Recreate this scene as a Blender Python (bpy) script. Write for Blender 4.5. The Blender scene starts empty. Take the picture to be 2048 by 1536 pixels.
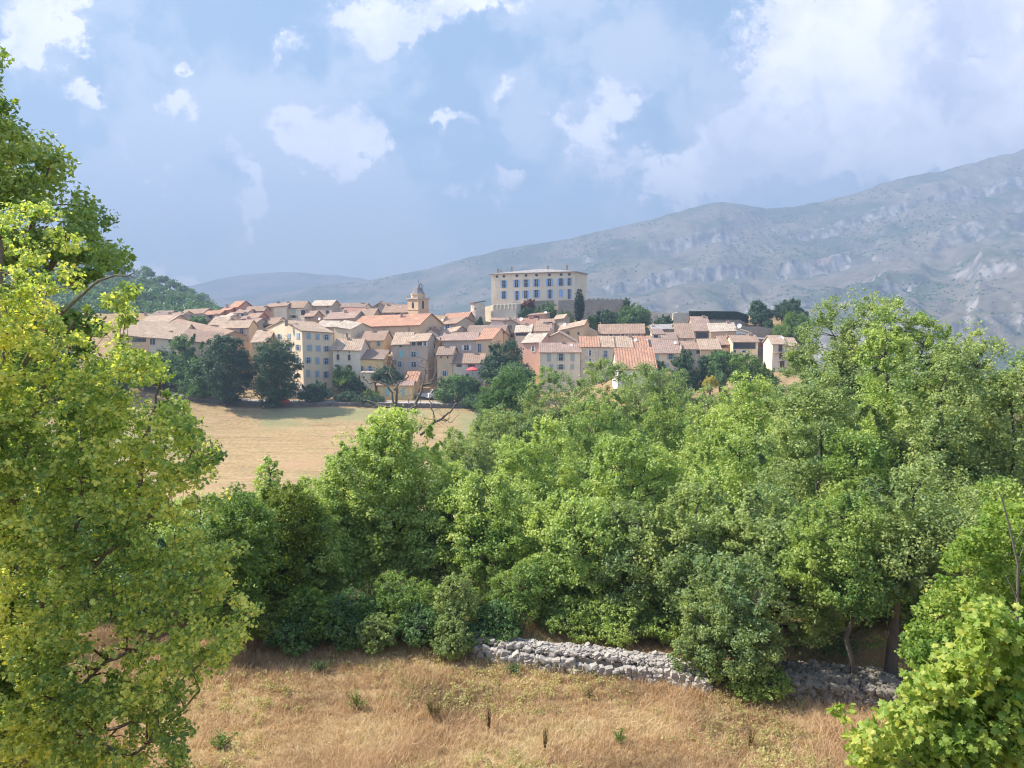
import bpy, math, random
import numpy as np
from mathutils import Vector
R = math.radians
C = bpy.context.scene.collection
scn = bpy.context.scene
FPX = 1500.0                       # focal length in photo pixels (2048 wide)
PITCH = math.atan(168/1500)        # camera looks slightly down, horizon near row 600
# ------------------------------------------------------------------ camera
cam_d = bpy.data.cameras.new('camera'); cam_d.sensor_width = 36; cam_d.lens = 36*FPX/2048
cam_d.clip_start = 0.1; cam_d.clip_end = 20000
cam = bpy.data.objects.new('camera', cam_d); C.objects.link(cam)
cam.location = (0, 0, 0); cam.rotation_euler = (R(90)-PITCH, 0, 0); scn.camera = cam
# ------------------------------------------------------------------ sun
SUN = Vector((-0.68, 0.13, 0.72)).normalized()      # towards the sun: left, slightly beyond the scene
sd = bpy.data.lights.new('sun', 'SUN'); sd.energy = 3.8; sd.angle = R(0.6); sd.color = (1, .90, .76)
so = bpy.data.objects.new('sun', sd); C.objects.link(so); so.rotation_euler = SUN.to_track_quat('Z', 'Y').to_euler()
# ------------------------------------------------------------------ exposure
scn.view_settings.view_transform = 'Standard'; scn.view_settings.look = 'None'
scn.view_settings.gamma = 1; scn.view_settings.exposure = 1.6
cy = scn.cycles
cy.max_bounces = 8; cy.diffuse_bounces = 5; cy.glossy_bounces = 2; cy.transmission_bounces = 4
cy.volume_bounces = 0; cy.transparent_max_bounces = 8; cy.use_denoising = True
cy.denoising_input_passes = 'RGB_ALBEDO_NORMAL'; cy.use_adaptive_sampling = True; cy.adaptive_threshold = 0.015
cy.pixel_filter_type = 'BLACKMAN_HARRIS'; cy.filter_width = 1.15; cy.caustics_reflective = False; cy.caustics_refractive = False

def P(px, py, D):
    """photo pixel + distance along the view ground axis -> point in the place"""
    x = (px-1024)/FPX; y = (768-py)/FPX
    dy = math.cos(PITCH) + y*math.sin(PITCH); dz = -math.sin(PITCH) + y*math.cos(PITCH)
    return Vector((x*D/dy, D, dz*D/dy))
def UV(px, py):
    p = P(px, py, 1.0); return p.x, p.z

# ------------------------------------------------------------------ node helper
class NT:
    def __init__(s, tree): s.t = tree; s.n = tree.nodes; s.l = tree.links
    def new(s, typ, **kw):
        n = s.n.new(typ)
        for k, v in kw.items():
            if k.startswith('i_'):
                key = k[2:]; key = int(key) if key.isdigit() else key.replace('_', ' ')
                s.set(n.inputs[key], v)
            else: setattr(n, k, v)
        return n
    def set(s, inp, v):
        if isinstance(v, bpy.types.NodeSocket): s.l.new(v, inp)
        elif v is not None: inp.default_value = v
    def m(s, op, a, b=0.0, c=None, clamp=False):
        n = s.n.new('ShaderNodeMath'); n.operation = op; n.use_clamp = clamp
        s.set(n.inputs[0], a); s.set(n.inputs[1], b)
        if c is not None: s.set(n.inputs[2], c)
        return n.outputs[0]
    def vm(s, op, a, b=None):
        n = s.n.new('ShaderNodeVectorMath'); n.operation = op
        s.set(n.inputs[0], a)
        if b is not None:
            if op == 'SCALE': s.set(n.inputs['Scale'], b)
            else: s.set(n.inputs[1], b)
        return n.outputs[1] if op in ('LENGTH', 'DOT_PRODUCT', 'DISTANCE') else n.outputs[0]
    def noise(s, vec, scale, detail=4, rough=.55, dist=0, out='Fac'):
        n = s.n.new('ShaderNodeTexNoise'); s.set(n.inputs['Vector'], vec)
        n.inputs['Scale'].default_value = scale; n.inputs['Detail'].default_value = detail
        n.inputs['Roughness'].default_value = rough; n.inputs['Distortion'].default_value = dist
        return n.outputs[out]
    def mix(s, f, a, b, bl='MIX'):
        n = s.n.new('ShaderNodeMix'); n.data_type = 'RGBA'; n.blend_type = bl
        s.set(n.inputs['Factor'], f)
        for k, v in (('A', a), ('B', b)):
            i = [q for q in n.inputs if q.name == k and q.type == 'RGBA'][0]
            if isinstance(v, tuple) and len(v) == 3: v = (*v, 1)
            s.set(i, v)
        return [q for q in n.outputs if q.type == 'RGBA'][0]
    def ss(s, x, a, b, o0=0.0, o1=1.0):
        n = s.n.new('ShaderNodeMapRange'); n.interpolation_type = 'SMOOTHSTEP'
        s.set(n.inputs[0], x); n.inputs[1].default_value = a; n.inputs[2].default_value = b
        n.inputs[3].default_value = o0; n.inputs[4].default_value = o1
        return n.outputs[0]
    def ramp(s, x, stops):
        n = s.n.new('ShaderNodeValToRGB'); e = n.color_ramp.elements
        while len(e) < len(stops): e.new(.5)
        for q, (p, c) in zip(e, stops): q.position = p; q.color = (*c, 1)
        s.set(n.inputs[0], x); return n.outputs[0]

# ------------------------------------------------------------------ world: sky with clouds fixed on the sky dome
w = bpy.data.worlds.new('World'); scn.world = w; w.use_nodes = True
W = NT(w.node_tree); W.n.clear()
sky = W.new('ShaderNodeTexSky', sky_type='NISHITA', sun_disc=False, sun_elevation=math.asin(SUN.z),
            sun_rotation=math.atan2(SUN.x, SUN.y), altitude=800, air_density=1.0, dust_density=1.2, ozone_density=1.5)
tc = W.new('ShaderNodeTexCoord').outputs['Generated']
sep = W.new('ShaderNodeSeparateXYZ', i_0=tc)
ysafe = W.m('MAXIMUM', W.m('ABSOLUTE', sep.outputs[1]), .12)
u = W.m('DIVIDE', sep.outputs[0], ysafe); v = W.m('DIVIDE', sep.outputs[2], ysafe)
uv = W.new('ShaderNodeCombineXYZ', i_0=u, i_1=v, i_2=0.0).outputs[0]
warp = W.vm('SCALE', W.vm('SUBTRACT', W.noise(uv, 7, 8, .66, out='Color'), (.5, .5, .5)), .21)
uvw = W.vm('ADD', uv, warp)
def blobs(lst):
    tot = None
    for (px, py, rx, ry, ang, st) in lst:
        cu, cv = UV(px, py); a = R(ang)
        mp = W.new('ShaderNodeMapping', vector_type='TEXTURE')
        W.set(mp.inputs['Vector'], uvw); mp.inputs['Location'].default_value = (cu, cv, 0)
        mp.inputs['Rotation'].default_value = (0, 0, a); mp.inputs['Scale'].default_value = (rx/FPX, ry/FPX, 1)
        b = W.ss(W.vm('LENGTH', mp.outputs[0]), 1.35, 0.0, 0.0, st)
        tot = b if tot is None else W.m('ADD', tot, b)
    return tot
white = blobs([(1790, 150, 420, 190, 14, 1.0), (2030, 120, 320, 270, 0, 1.0), (1540, 230, 260, 90, 40, .8), (1430, 330, 190, 62, 36, .75),
    (1600, 40, 260, 75, 10, .6), (1800, 330, 330, 70, 6, .6), (1640, 330, 120, 60, 20, .6),
    (1190, 215, 110, 60, 38, .72), (1220, 345, 115, 66, -15, .72), (1120, 235, 60, 40, 0, .5), (665, 270, 105, 78, -8, .95), (620, 300, 70, 40, 20, .7), (700, 320, 60, 40, 0, .7), (480, 350, 48, 62, 8, .9), (490, 420, 40, 52, -6, .85),
    (55, 40, 130, 90, 10, .95), (120, 95, 60, 50, -30, .8), (155, 190, 45, 36, 0, .75), (238, 250, 28, 50, 20, .8), (262, 290, 30, 36, -10, .7), (340, 200, 46, 30, 10, .8), (375, 195, 30, 30, 0, .75), (400, 245, 28, 44, 0, .65),
    (870, 15, 280, 66, 6, .85), (760, 40, 90, 40, 0, .6), (1000, 378, 75, 30, 15, .75), (908, 408, 36, 22, 0, .72), (330, 300, 60, 22, 0, .7), (375, 322, 36, 22, -25, .7), (560, 95, 42, 30, 0, .6), (868, 235, 38, 24, 0, .65),
    (120, 380, 80, 65, 0, .8), (330, 545, 190, 26, 0, .7), (365, 105, 34, 20, 0, .7), (1010, 175, 54, 34, 0, .55), (930, 235, 44, 26, 0, .5), (290, 345, 20, 14, 0, .6), (345, 355, 24, 14, 0, .6)])
fine = W.noise(uvw, 11, 8, .62)
fine2 = W.noise(uvw, 30, 6, .6)
dens = W.m('ADD', W.m('MINIMUM', white, 1.1), W.m('ADD', W.m('MULTIPLY', W.m('SUBTRACT', fine, .5), 2.6), W.m('MULTIPLY', W.m('SUBTRACT', fine2, .5), 1.0)))
wl = W.m('MULTIPLY', W.ss(dens, .08, .80), W.ss(white, .04, .40))
back_c = W.ss(W.noise(uv, 1.7, 3, .5), .42, .62)         # clouds elsewhere on the dome light the place softly
ahead = W.ss(sep.outputs[1], .15, .45)
soft = W.ss(W.noise(W.vm('ADD', uv, W.vm('SCALE', warp, .5)), 3.4, 8, .60), .45, .55)
elev = W.ss(v, -.02, .42)
blue = W.ramp(elev, [(0.0, (.42, .56, .70)), (.35, (.19, .32, .47)), (1.0, (.19, .31, .46))])
grey = W.mix(elev, (.54, .60, .70), (.47, .52, .62))
veil = W.mix(W.m('MULTIPLY', soft, .85), blue, grey)
cl_in = W.ss(W.m('ADD', W.m('MULTIPLY', W.noise(uvw, 5, 7, .6), .8), W.m('MULTIPLY', wl, .2)), .42, .72)
cloudc = W.mix(cl_in, (.47, .50, .66), (1.04, .99, 1.05))
front = W.mix(wl, veil, cloudc)
nish = W.vm('SCALE', sky.outputs[0], .15)
rest = W.mix(W.m('MULTIPLY', back_c, .5), nish, (.62, .64, .70))
allc = W.mix(W.m('MULTIPLY', ahead, .9), rest, W.vm('SCALE', front, .56))
bg = W.new('ShaderNodeBackground', i_Color=allc, i_Strength=1.0)
wo = W.new('ShaderNodeOutputWorld'); W.l.new(bg.outputs[0], wo.inputs[0])
w.cycles.sampling_method = 'MANUAL'; w.cycles.sample_map_resolution = 512

# ------------------------------------------------------------------ numpy noise
def _h(ix, iy, iz=0, s=0):
    n = (ix.astype(np.int64)*374761393 + iy.astype(np.int64)*668265263 + np.asarray(iz).astype(np.int64)*2147483647*3 + s*974711) & 0xffffffff
    n = ((n ^ (n >> 13))*1274126177) & 0xffffffff
    return ((n ^ (n >> 16)) & 0xffff)/65535.0
def vnoise(x, y, s=0):
    x = np.asarray(x, float); y = np.asarray(y, float)
    ix = np.floor(x); iy = np.floor(y); fx = x-ix; fy = y-iy
    fx = fx*fx*(3-2*fx); fy = fy*fy*(3-2*fy); ix = ix.astype(np.int64); iy = iy.astype(np.int64)
    a = _h(ix, iy, 0, s); b = _h(ix+1, iy, 0, s); c = _h(ix, iy+1, 0, s); d = _h(ix+1, iy+1, 0, s)
    return (a*(1-fx)+b*fx)*(1-fy) + (c*(1-fx)+d*fx)*fy
def fbm(x, y, o=5, s=0, g=.5):
    t = 0; a = 1; n = 0
    for k in range(o): t = t + a*(vnoise(x*2**k+17*k, y*2**k-31*k, s+k)*2-1); n += a; a *= g
    return t/n
def smooth(a, b, x):
    t = np.clip((np.asarray(x, float)-a)/(b-a), 0, 1); return t*t*(3-2*t)

# ------------------------------------------------------------------ mesh helpers
def link(name, me, mat=None, parent=None, loc=None):
    o = bpy.data.objects.new(name, me); C.objects.link(o)
    if mat is not None and me is not None: me.materials.append(mat)
    if parent is not None: o.parent = parent
    if loc is not None: o.location = loc
    return o
def np_mesh(name, V, F, smooth_=False, rnd=None, uv=None):
    """V (n,3), F (m,k) uniform polygons; rnd one float per face"""
    V = np.ascontiguousarray(V, dtype=np.float32); F = np.ascontiguousarray(F, dtype=np.int32); m, k = F.shape
    me = bpy.data.meshes.new(name)
    me.vertices.add(len(V)); me.vertices.foreach_set('co', V.ravel())
    me.loops.add(m*k); me.loops.foreach_set('vertex_index', F.ravel())
    me.polygons.add(m); me.polygons.foreach_set('loop_start', np.arange(0, m*k, k, dtype=np.int32))
    try: me.polygons.foreach_set('loop_total', np.full(m, k, dtype=np.int32))
    except Exception: pass
    if rnd is not None:
        at = me.attributes.new('rnd', 'FLOAT', 'FACE'); at.data.foreach_set('value', np.asarray(rnd, dtype=np.float32))
    me.update(calc_edges=True)
    me.polygons.foreach_set('use_smooth', np.full(m, smooth_, dtype=bool))
    me.validate()
    return me
def tag(o, label=None, cat=None, group=None, kind=None):
    if label: o['label'] = label
    if cat: o['category'] = cat
    if group: o['group'] = group
    if kind: o['kind'] = kind
    return o
def empty(name, loc, label, cat, group=None):
    e = bpy.data.objects.new(name, None); C.objects.link(e); e.location = loc; e.empty_display_size = .3
    return tag(e, label, cat, group)
class MB:
    """polygons of any size gathered into one mesh, with optional uv"""
    def __init__(s): s.v = []; s.f = []; s.uv = []
    def poly(s, pts, uv=None):
        b = len(s.v); s.v += [tuple(p) for p in pts]; s.f.append(tuple(range(b, b+len(pts))))
        s.uv += list(uv) if uv else [(0, 0)]*len(pts)
    def hexa(s, c):                       # 8 corners: bottom 0-3, top 4-7
        for q in ((0, 3, 2, 1), (4, 5, 6, 7), (0, 1, 5, 4), (1, 2, 6, 5), (2, 3, 7, 6), (3, 0, 4, 7)):
            s.poly([c[i] for i in q])
    def box(s, o, ax, ay, az):            # origin corner and three edge vectors
        o = Vector(o); s.hexa([o, o+ax, o+ax+ay, o+ay, o+az, o+ax+az, o+ax+ay+az, o+ay+az])
    def cyl(s, c, r, h, n=12, r2=None, cap=True):
        r2 = r if r2 is None else r2; c = Vector(c)
        a = [c+Vector((math.cos(2*math.pi*i/n)*r, math.sin(2*math.pi*i/n)*r, 0)) for i in range(n)]
        b = [c+Vector((math.cos(2*math.pi*i/n)*r2, math.sin(2*math.pi*i/n)*r2, h)) for i in range(n)]
        for i in range(n): s.poly([a[i], a[(i+1) % n], b[(i+1) % n], b[i]])
        if cap: s.poly(b); s.poly(a[::-1])
    def tube(s, p, q, r, n=5): 
        p = Vector(p); q = Vector(q); d = (q-p).normalized(); a = d.orthogonal().normalized(); b = d.cross(a)
        A = [p+(a*math.cos(6.2832*i/n)+b*math.sin(6.2832*i/n))*r for i in range(n)]; B = [x+(q-p) for x in A]
        for i in range(n): s.poly([A[i], A[(i+1) % n], B[(i+1) % n], B[i]])
        s.poly(B); s.poly(A[::-1])
    def build(s, name, mat, parent=None, off=None):
        me = bpy.data.meshes.new(name)
        v = s.v if off is None else [(a-off[0], b-off[1], c-off[2]) for a, b, c in s.v]
        me.from_pydata(v, [], s.f); ul = me.uv_layers.new(name='UVMap')
        ul.data.foreach_set('uv', np.array(s.uv, dtype=np.float32).ravel())
        me.update(); return link(name, me, mat, parent)
def tubes_mesh(name, lines, n=6):
    """lines: list of (points, radii) -> one smooth tube mesh"""
    V = []; F = []; base = 0
    ang = np.linspace(0, 2*np.pi, n, endpoint=False)
    for pts, rad in lines:
        pts = np.asarray(pts, float); rad = np.asarray(rad, float); k = len(pts)
        t = np.gradient(pts, axis=0); t /= np.linalg.norm(t, axis=1, keepdims=True)+1e-9
        ref = np.array([.31, .95, .05]); a = np.cross(t, ref); a /= np.linalg.norm(a, axis=1, keepdims=True)+1e-9
        b = np.cross(t, a)
        ring = pts[:, None] + rad[:, None, None]*(a[:, None]*np.cos(ang)[None, :, None] + b[:, None]*np.sin(ang)[None, :, None])
        V.append(ring.reshape(-1, 3))
        i = np.arange(k-1)[:, None]*n; j = np.arange(n)[None]; j2 = (j+1) % n
        F.append(np.stack([i+j, i+j2, i+n+j2, i+n+j], -1).reshape(-1, 4)+base); base += k*n
    return np_mesh(name, np.concatenate(V), np.concatenate(F), True)

# ------------------------------------------------------------------ materials
def mat(name, fn, rough=.85, spec=.2, bump=None):
    m = bpy.data.materials.new(name); m.use_nodes = True; t = NT(m.node_tree); t.n.clear()
    co = t.new('ShaderNodeTexCoord').outputs['Object']
    b = t.new('ShaderNodeBsdfPrincipled'); b.inputs['Roughness'].default_value = rough
    b.inputs['Specular IOR Level'].default_value = spec
    col = fn(t, co)
    hgt = None
    if isinstance(col, tuple) and len(col) == 2: col, hgt = col
    if isinstance(col, tuple): col = (*col, 1)
    t.set(b.inputs['Base Color'], col)
    if hgt is not None:
        bp = t.new('ShaderNodeBump'); bp.inputs['Strength'].default_value = bump[0]; bp.inputs['Distance'].default_value = bump[1]
        t.set(bp.inputs['Height'], hgt); t.l.new(bp.outputs[0], b.inputs['Normal'])
    o = t.new('ShaderNodeOutputMaterial'); t.l.new(b.outputs[0], o.inputs[0]); return m
def plain(name, c, rough=.8, spec=.2, var=.12, scale=1.5):
    def fn(t, co):
        n = t.noise(co, scale, 5, .6)
        return t.mix(n, tuple(x*(1-var) for x in c), tuple(min(1, x*(1+var)) for x in c))
    return mat(name, fn, rough, spec)
def leafmat(name, cols, trans=.42, tcol=(1.25, 1.2, .55), nscale=.45, gloss=.35, rough=.45, gain=1.0):
    """cols: list of (pos, rgb) chosen leaf by leaf, drifting from branch to branch"""
    m = bpy.data.materials.new(name); m.use_nodes = True; t = NT(m.node_tree); t.n.clear()
    co = t.new('ShaderNodeTexCoord').outputs['Object']
    at = t.new('ShaderNodeAttribute', attribute_name='rnd').outputs['Fac']
    n = t.noise(co, nscale, 2, .5)
    oi = t.new('ShaderNodeObjectInfo').outputs['Random']
    f = t.m('ADD', t.m('ADD', t.m('MULTIPLY', at, .5), t.m('MULTIPLY', t.m('SUBTRACT', n, .5), 1.3)), t.m('ADD', .18, t.m('MULTIPLY', oi, .12)), clamp=True)
    col = t.ramp(f, [(p_, tuple(min(.8, q*gain) for q in c_)) for p_, c_ in cols])
    b = t.new('ShaderNodeBsdfPrincipled', i_Roughness=rough); b.inputs['Specular IOR Level'].default_value = gloss
    t.l.new(col, b.inputs['Base Color'])
    tr = t.new('ShaderNodeBsdfTranslucent'); t.l.new(t.vm('MULTIPLY', col, tcol), tr.inputs[0])
    mx = t.new('ShaderNodeMixShader'); mx.inputs[0].default_value = trans
    t.l.new(b.outputs[0], mx.inputs[1]); t.l.new(tr.outputs[0], mx.inputs[2])
    o = t.new('ShaderNodeOutputMaterial'); t.l.new(mx.outputs[0], o.inputs[0]); return m

L_OAK = leafmat('oak_leaf', [(0, (.030, .075, .028)), (.35, (.075, .118, .032)), (.65, (.125, .168, .042)), (1, (.20, .22, .065))], gain=2.6)
L_OAKL = leafmat('light_oak_leaf', [(0, (.062, .115, .036)), (.35, (.125, .175, .052)), (.65, (.190, .235, .072)), (1, (.28, .31, .10))], gain=2.45)
L_GREY = leafmat('grey_oak_leaf', [(0, (.045, .090, .050)), (.4, (.102, .138, .052)), (.7, (.152, .188, .068)), (1, (.23, .25, .09))], gain=2.5)
L_YEL = leafmat('yellowing_maple_leaf', [(0, (.05, .11, .035)), (.28, (.14, .22, .06)), (.50, (.28, .35, .09)), (.70, (.50, .51, .14)), (.93, (.55, .46, .11)), (1, (.42, .19, .09))], .5, (1.2, 1.2, .6), .7, gain=1.55)
L_BRI = leafmat('bright_maple_leaf', [(0, (.08, .17, .03)), (.35, (.17, .28, .05)), (.7, (.31, .40, .08)), (1, (.54, .52, .14))], .5, (1.2, 1.2, .6), 1.1, gain=1.12)
L_DARK = leafmat('dark_village_leaf', [(0, (.018, .042, .026)), (.4, (.028, .062, .032)), (.8, (.045, .090, .038)), (1, (.075, .13, .045))], .25, gain=1.7)
L_VIL = leafmat('village_leaf', [(0, (.03, .070, .030)), (.4, (.06, .115, .042)), (.8, (.09, .16, .05)), (1, (.14, .22, .06))], .35, gain=1.7)
L_LIME = leafmat('lime_leaf', [(0, (.07, .13, .03)), (.5, (.13, .22, .045)), (1, (.20, .30, .06))], .4, gain=1.2)
L_CYP = leafmat('cypress_leaf', [(0, (.012, .035, .022)), (.5, (.022, .052, .028)), (1, (.04, .08, .035))], .15)
L_BROOM = leafmat('broom_leaf', [(0, (.25, .26, .06)), (.5, (.45, .42, .08)), (1, (.6, .52, .12))], .4)
L_RED = leafmat('red_shrub_leaf', [(0, (.10, .03, .03)), (.5, (.16, .05, .05)), (1, (.2, .09, .06))], .3)
L_DRY = leafmat('dry_shrub_leaf', [(0, (.10, .09, .035)), (.5, (.20, .17, .07)), (1, (.32, .26, .12))], .4, gain=1.5)
def _bark(t, co):
    s = t.vm('MULTIPLY', co, (1, 1, .25)); n = t.noise(s, 9, 6, .65); g = t.noise(co, 1.3, 3)
    return t.mix(g, t.mix(n, (.035, .028, .022), (.12, .10, .085)), t.mix(n, (.06, .055, .045), (.20, .19, .16))), n
BARK = mat('bark', _bark, .95, .1, (.7, .03))
BARKG = mat('grey_bark', lambda t, co: (t.mix(t.noise(t.vm('MULTIPLY', co, (1, 1, .3)), 7, 5, .6), (.07, .06, .05), (.26, .235, .20)), t.noise(co, 14, 4)), .9, .1, (.5, .02))
BARKR = mat('reddish_twig', lambda t, co: t.mix(t.noise(co, 5, 4), (.07, .030, .020), (.17, .085, .055)), .85)
# ------------------------------------------------------------------ terrain
_y = np.array([-300, -50, -4, 0, 3, 8, 14, 17, 24, 35, 60, 100, 135, 175, 187, 197, 210, 235, 260, 275, 300, 360, 450, 700, 1200, 6000.])
_z = np.array([10, .5, -1.6, -1.7, -3.2, -7.4, -10.6, -11, -11, -13, -20, -29, -33, -29.7, -26.9, -26.3, -23, -15, -8, -5.5, -8, -45, -85, -120, -150, -150.])
def ter(x, y):
    x = np.asarray(x, float); y = np.asarray(y, float)
    z = np.interp(y, _y, _z)
    r = smooth(8, 38, x)*smooth(120, 165, y)*(1-smooth(185, 250, y)); z = z + 7.2*r
    z = z + 10*smooth(-60, -130, x)*smooth(100, 160, y)*(1-smooth(200, 300, y))*0.6
    far = smooth(18, 60, y)
    z = z + fbm(x*.03, y*.03, 3, 5)*.9*far*(1-smooth(186, 200, y)*.5)*(1-.7*smooth(100,125,y)) + fbm(x*.25, y*.25, 3, 9)*.14*(1-.7*smooth(90,120,y))
    z = z - 38*smooth(.36, .46, x/np.maximum(y, 1))*smooth(190, 235, y)*(1-smooth(300, 400, y))
    side = (1-smooth(30, 100, y))*smooth(60, 200, np.abs(x)-y*.8)                     # ground rises beyond both edges of the view
    return z + side*12
def terf(x, y): return float(ter(np.array([x]), np.array([y]))[0])
def ground_at(px, py, D0=10, D1=320):
    """where the sight line through a photo pixel meets the terrain"""
    D = D0
    while D < D1:
        p = P(px, py, D)
        if p.z < terf(p.x, p.y): return p
        D *= 1.004
    return P(px, py, D1)
def grid_mesh(name, X, Y, Z, mat_, sm=True):
    a, b = X.shape; V = np.stack([X, Y, Z], -1).reshape(-1, 3)
    i = np.arange(a-1)[:, None]*b; j = np.arange(b-1)[None]
    F = np.stack([i+j, i+j+1, i+b+j+1, i+b+j], -1).reshape(-1, 4)
    return link(name, np_mesh(name, V, F, sm), mat_)

def _ground(t, co):
    n = t.noise(co, .35, 8, .62); n2 = t.noise(co, 6, 6, .65); n3 = t.noise(co, .05, 3)
    dry = t.ramp(n, [(0.3, (.17, .12, .06)), (.48, (.33, .23, .115)), (.7, (.45, .33, .17))])
    soil = t.mix(n2, (.10, .075, .045), (.27, .21, .13))
    s = t.new('ShaderNodeSeparateXYZ', i_0=co)
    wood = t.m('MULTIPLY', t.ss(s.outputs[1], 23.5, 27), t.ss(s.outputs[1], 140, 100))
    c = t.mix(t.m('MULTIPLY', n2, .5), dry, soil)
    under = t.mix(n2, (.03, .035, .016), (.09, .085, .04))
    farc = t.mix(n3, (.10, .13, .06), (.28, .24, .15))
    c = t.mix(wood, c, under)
    return t.mix(t.ss(s.outputs[1], 290, 330), c, farc), n2
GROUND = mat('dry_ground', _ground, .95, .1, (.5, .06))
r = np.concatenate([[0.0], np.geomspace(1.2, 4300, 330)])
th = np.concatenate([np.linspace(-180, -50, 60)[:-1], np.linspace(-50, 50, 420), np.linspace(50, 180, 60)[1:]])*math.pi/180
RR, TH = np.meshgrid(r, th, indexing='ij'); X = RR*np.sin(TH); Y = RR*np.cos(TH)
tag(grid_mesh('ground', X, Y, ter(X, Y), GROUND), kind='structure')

# dry meadow below the village (its own sheet a little above the ground)
def _meadow(t, co):
    n = t.noise(co, .028, 5, .6, .6); n2 = t.noise(co, 1.3, 7, .75); n3 = t.noise(t.vm('MULTIPLY', co, (.12, 1, 1)), .55, 5, .65); n4 = t.noise(co, .11, 5, .65)
    c = t.ramp(t.m('ADD', t.m('MULTIPLY', n3, .35), t.m('MULTIPLY', n2, .65)), [(.36, (.19, .135, .07)), (.5, (.33, .24, .125)), (.64, (.46, .345, .19))])
    c = t.mix(t.m('MULTIPLY', t.ss(n, .46, .58), .7), c, (.215, .235, .115))
    c = t.mix(t.m('MULTIPLY', t.ss(n4, .54, .66), .5), c, (.40, .25, .155)); c = t.mix(t.m('MULTIPLY', t.ss(n2, .60, .68), .5), c, (.15, .12, .07))
    return c, n2
MEADOW = mat('dry_meadow', _meadow, .95, .1, (.3, .05))
dd = np.linspace(84, 185.5, 200); uu = np.linspace(0, 1, 120)
DD, UU = np.meshgrid(dd, uu, indexing='ij')
XX = -100 + UU*(100 + np.interp(DD, [112, 150, 186], [-2, -4, -6])); 
tag(grid_mesh('meadow', XX, DD, ter(XX, DD)+.30*smooth(84, 110, DD)-.1*(1-smooth(84, 90, DD)), MEADOW), kind='structure')

# ------------------------------------------------------------------ mountain
def _mount(t, co):
    geo = t.new('ShaderNodeNewGeometry').outputs['True Normal']
    nz = t.new('ShaderNodeSeparateXYZ', i_0=geo).outputs[2]
    n1 = t.noise(co, .0045, 6, .6); n2 = t.noise(co, .02, 8, .68); n3 = t.noise(t.vm('MULTIPLY', co, (1, 1, .3)), .05, 6, .7); n4 = t.noise(co, .06, 4, .6)
    n5 = t.noise(t.vm('MULTIPLY', co, (1, 1, .12)), .035, 6, .62)
    grass = t.mix(t.ss(n2, .3, .7), (.125, .12, .08), (.22, .185, .15))
    scrub = t.ss(t.m('ADD', t.m('MULTIPLY', n1, .8), t.m('MULTIPLY', n2, .3)), .52, .62)
    c = t.mix(t.m('MULTIPLY', scrub, .75), grass, (.045, .08, .045))
    rock = t.mix(t.ss(n5, .35, .65), (.10, .10, .10), (.38, .35, .32))
    scree = t.ss(t.m('ADD', t.m('MULTIPLY', n2, .5), t.m('MULTIPLY', n4, .5)), .56, .66)
    c = t.mix(t.m('MULTIPLY', scree, .35), c, (.28, .26, .23))
    steep = t.ss(t.m('ADD', nz, t.m('MULTIPLY', t.m('SUBTRACT', n2, .5), .4)), .78, .60)
    orange = t.mix(t.ss(n1, .60, .68), rock, (.36, .24, .17))
    return t.mix(steep, c, orange), n5
MOUNT = mat('limestone_mountain', _mount, .95, .1, (1.0, 3.0))
def fan(name, px0, px1, nu, D0, D1, nd, ridge, e0, g, amp, mat_, back=1.25, seed=1, cliff=0.0):
    """hillside between depth D0 and its crest at D1; crest follows sight lines measured along the skyline"""
    us = np.linspace(UV(px0, 600)[0], UV(px1, 600)[0], nu)
    rp = np.array([UV(a, b) for a, b in ridge])
    t = np.linspace(0, back, nd); T, U = np.meshgrid(t, us, indexing='ij')
    D = D0+(D1-D0)*T; er = np.interp(U, rp[:, 0], rp[:, 1])
    x = U*D
    jit = fbm(x*.0022, D*.0022, 5, seed)*.10*np.minimum(1, T*3)
    tt = np.clip(T, 0, 1)
    gg = g(np.clip(tt+jit*(1-tt)*2.2, 0, 1), U)
    Z = (e0+(er-e0)*gg)*np.minimum(D, D1)
    fade = np.clip(1.0-np.clip(T-.9, 0, 1)*6, .25, 1)
    rid = 1-np.abs(fbm(x*.004, D*.004, 5, seed+3))*2
    Z += amp*(1+.5*smooth(.1,.4,U))*(fbm(x*.003, D*.003, 6, seed+7, .55)+.5*(rid-.7))*np.minimum(1, T*5)*fade
    if cliff:
        dg = np.gradient(gg, axis=0)/(t[1]-t[0]); cm = smooth(1.4, 3.0, dg)
        gully = 1-np.abs(fbm(x*.008, D*.0015, 4, seed+15, .5))*2.6
        Z += cliff*(gully-.5)*(.45+.9*smooth(.1, .4, U))*np.minimum(1, T*4)*fade
        Z += cliff*1.2*cm*fbm(x*.05, D*.02, 4, seed+12, .6)*fade
        Z += .14*cliff*1.3*fbm(x*.03, D*.03, 4, seed+13)*fade*(.5+smooth(.1,.5,U))
    Z -= smooth(1.0, back, T)*60
    return grid_mesh(name, x, D, Z, mat_)
ridge = [(-900, 640), (200, 622), (420, 604), (600, 583), (735, 563), (800, 548), (860, 536), (940, 512), (1010, 497), (1080, 486), (1140, 477), (1200, 461), (1300, 438),
         (1380, 418), (1440, 407), (1490, 410), (1530, 417), (1640, 401), (1700, 385), (1760, 366), (1820, 352), (1900, 336), (1980, 316), (2048, 297), (2300, 240), (2700, 210)]
def g_main(t, U):
    """terraced slope: gentle benches between abrupt limestone bands, strongest to the right"""
    a = np.interp(t, [0, .10, .125, .24, .262, .34, .355, .45, .472, .66, .685, .84, .86, 1], [0, .10, .20, .32, .42, .47, .515, .57, .625, .70, .765, .85, .90, 1])
    b = np.interp(t, [0, 1], [0, 1])**.8
    k = smooth(-.05, .22, U)*smooth(.30, .55, vnoise(U*9+3, t*5, 91)*.7+vnoise(U*30, t*9, 92)*.3)
    return a*k + b*(1-k)
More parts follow.
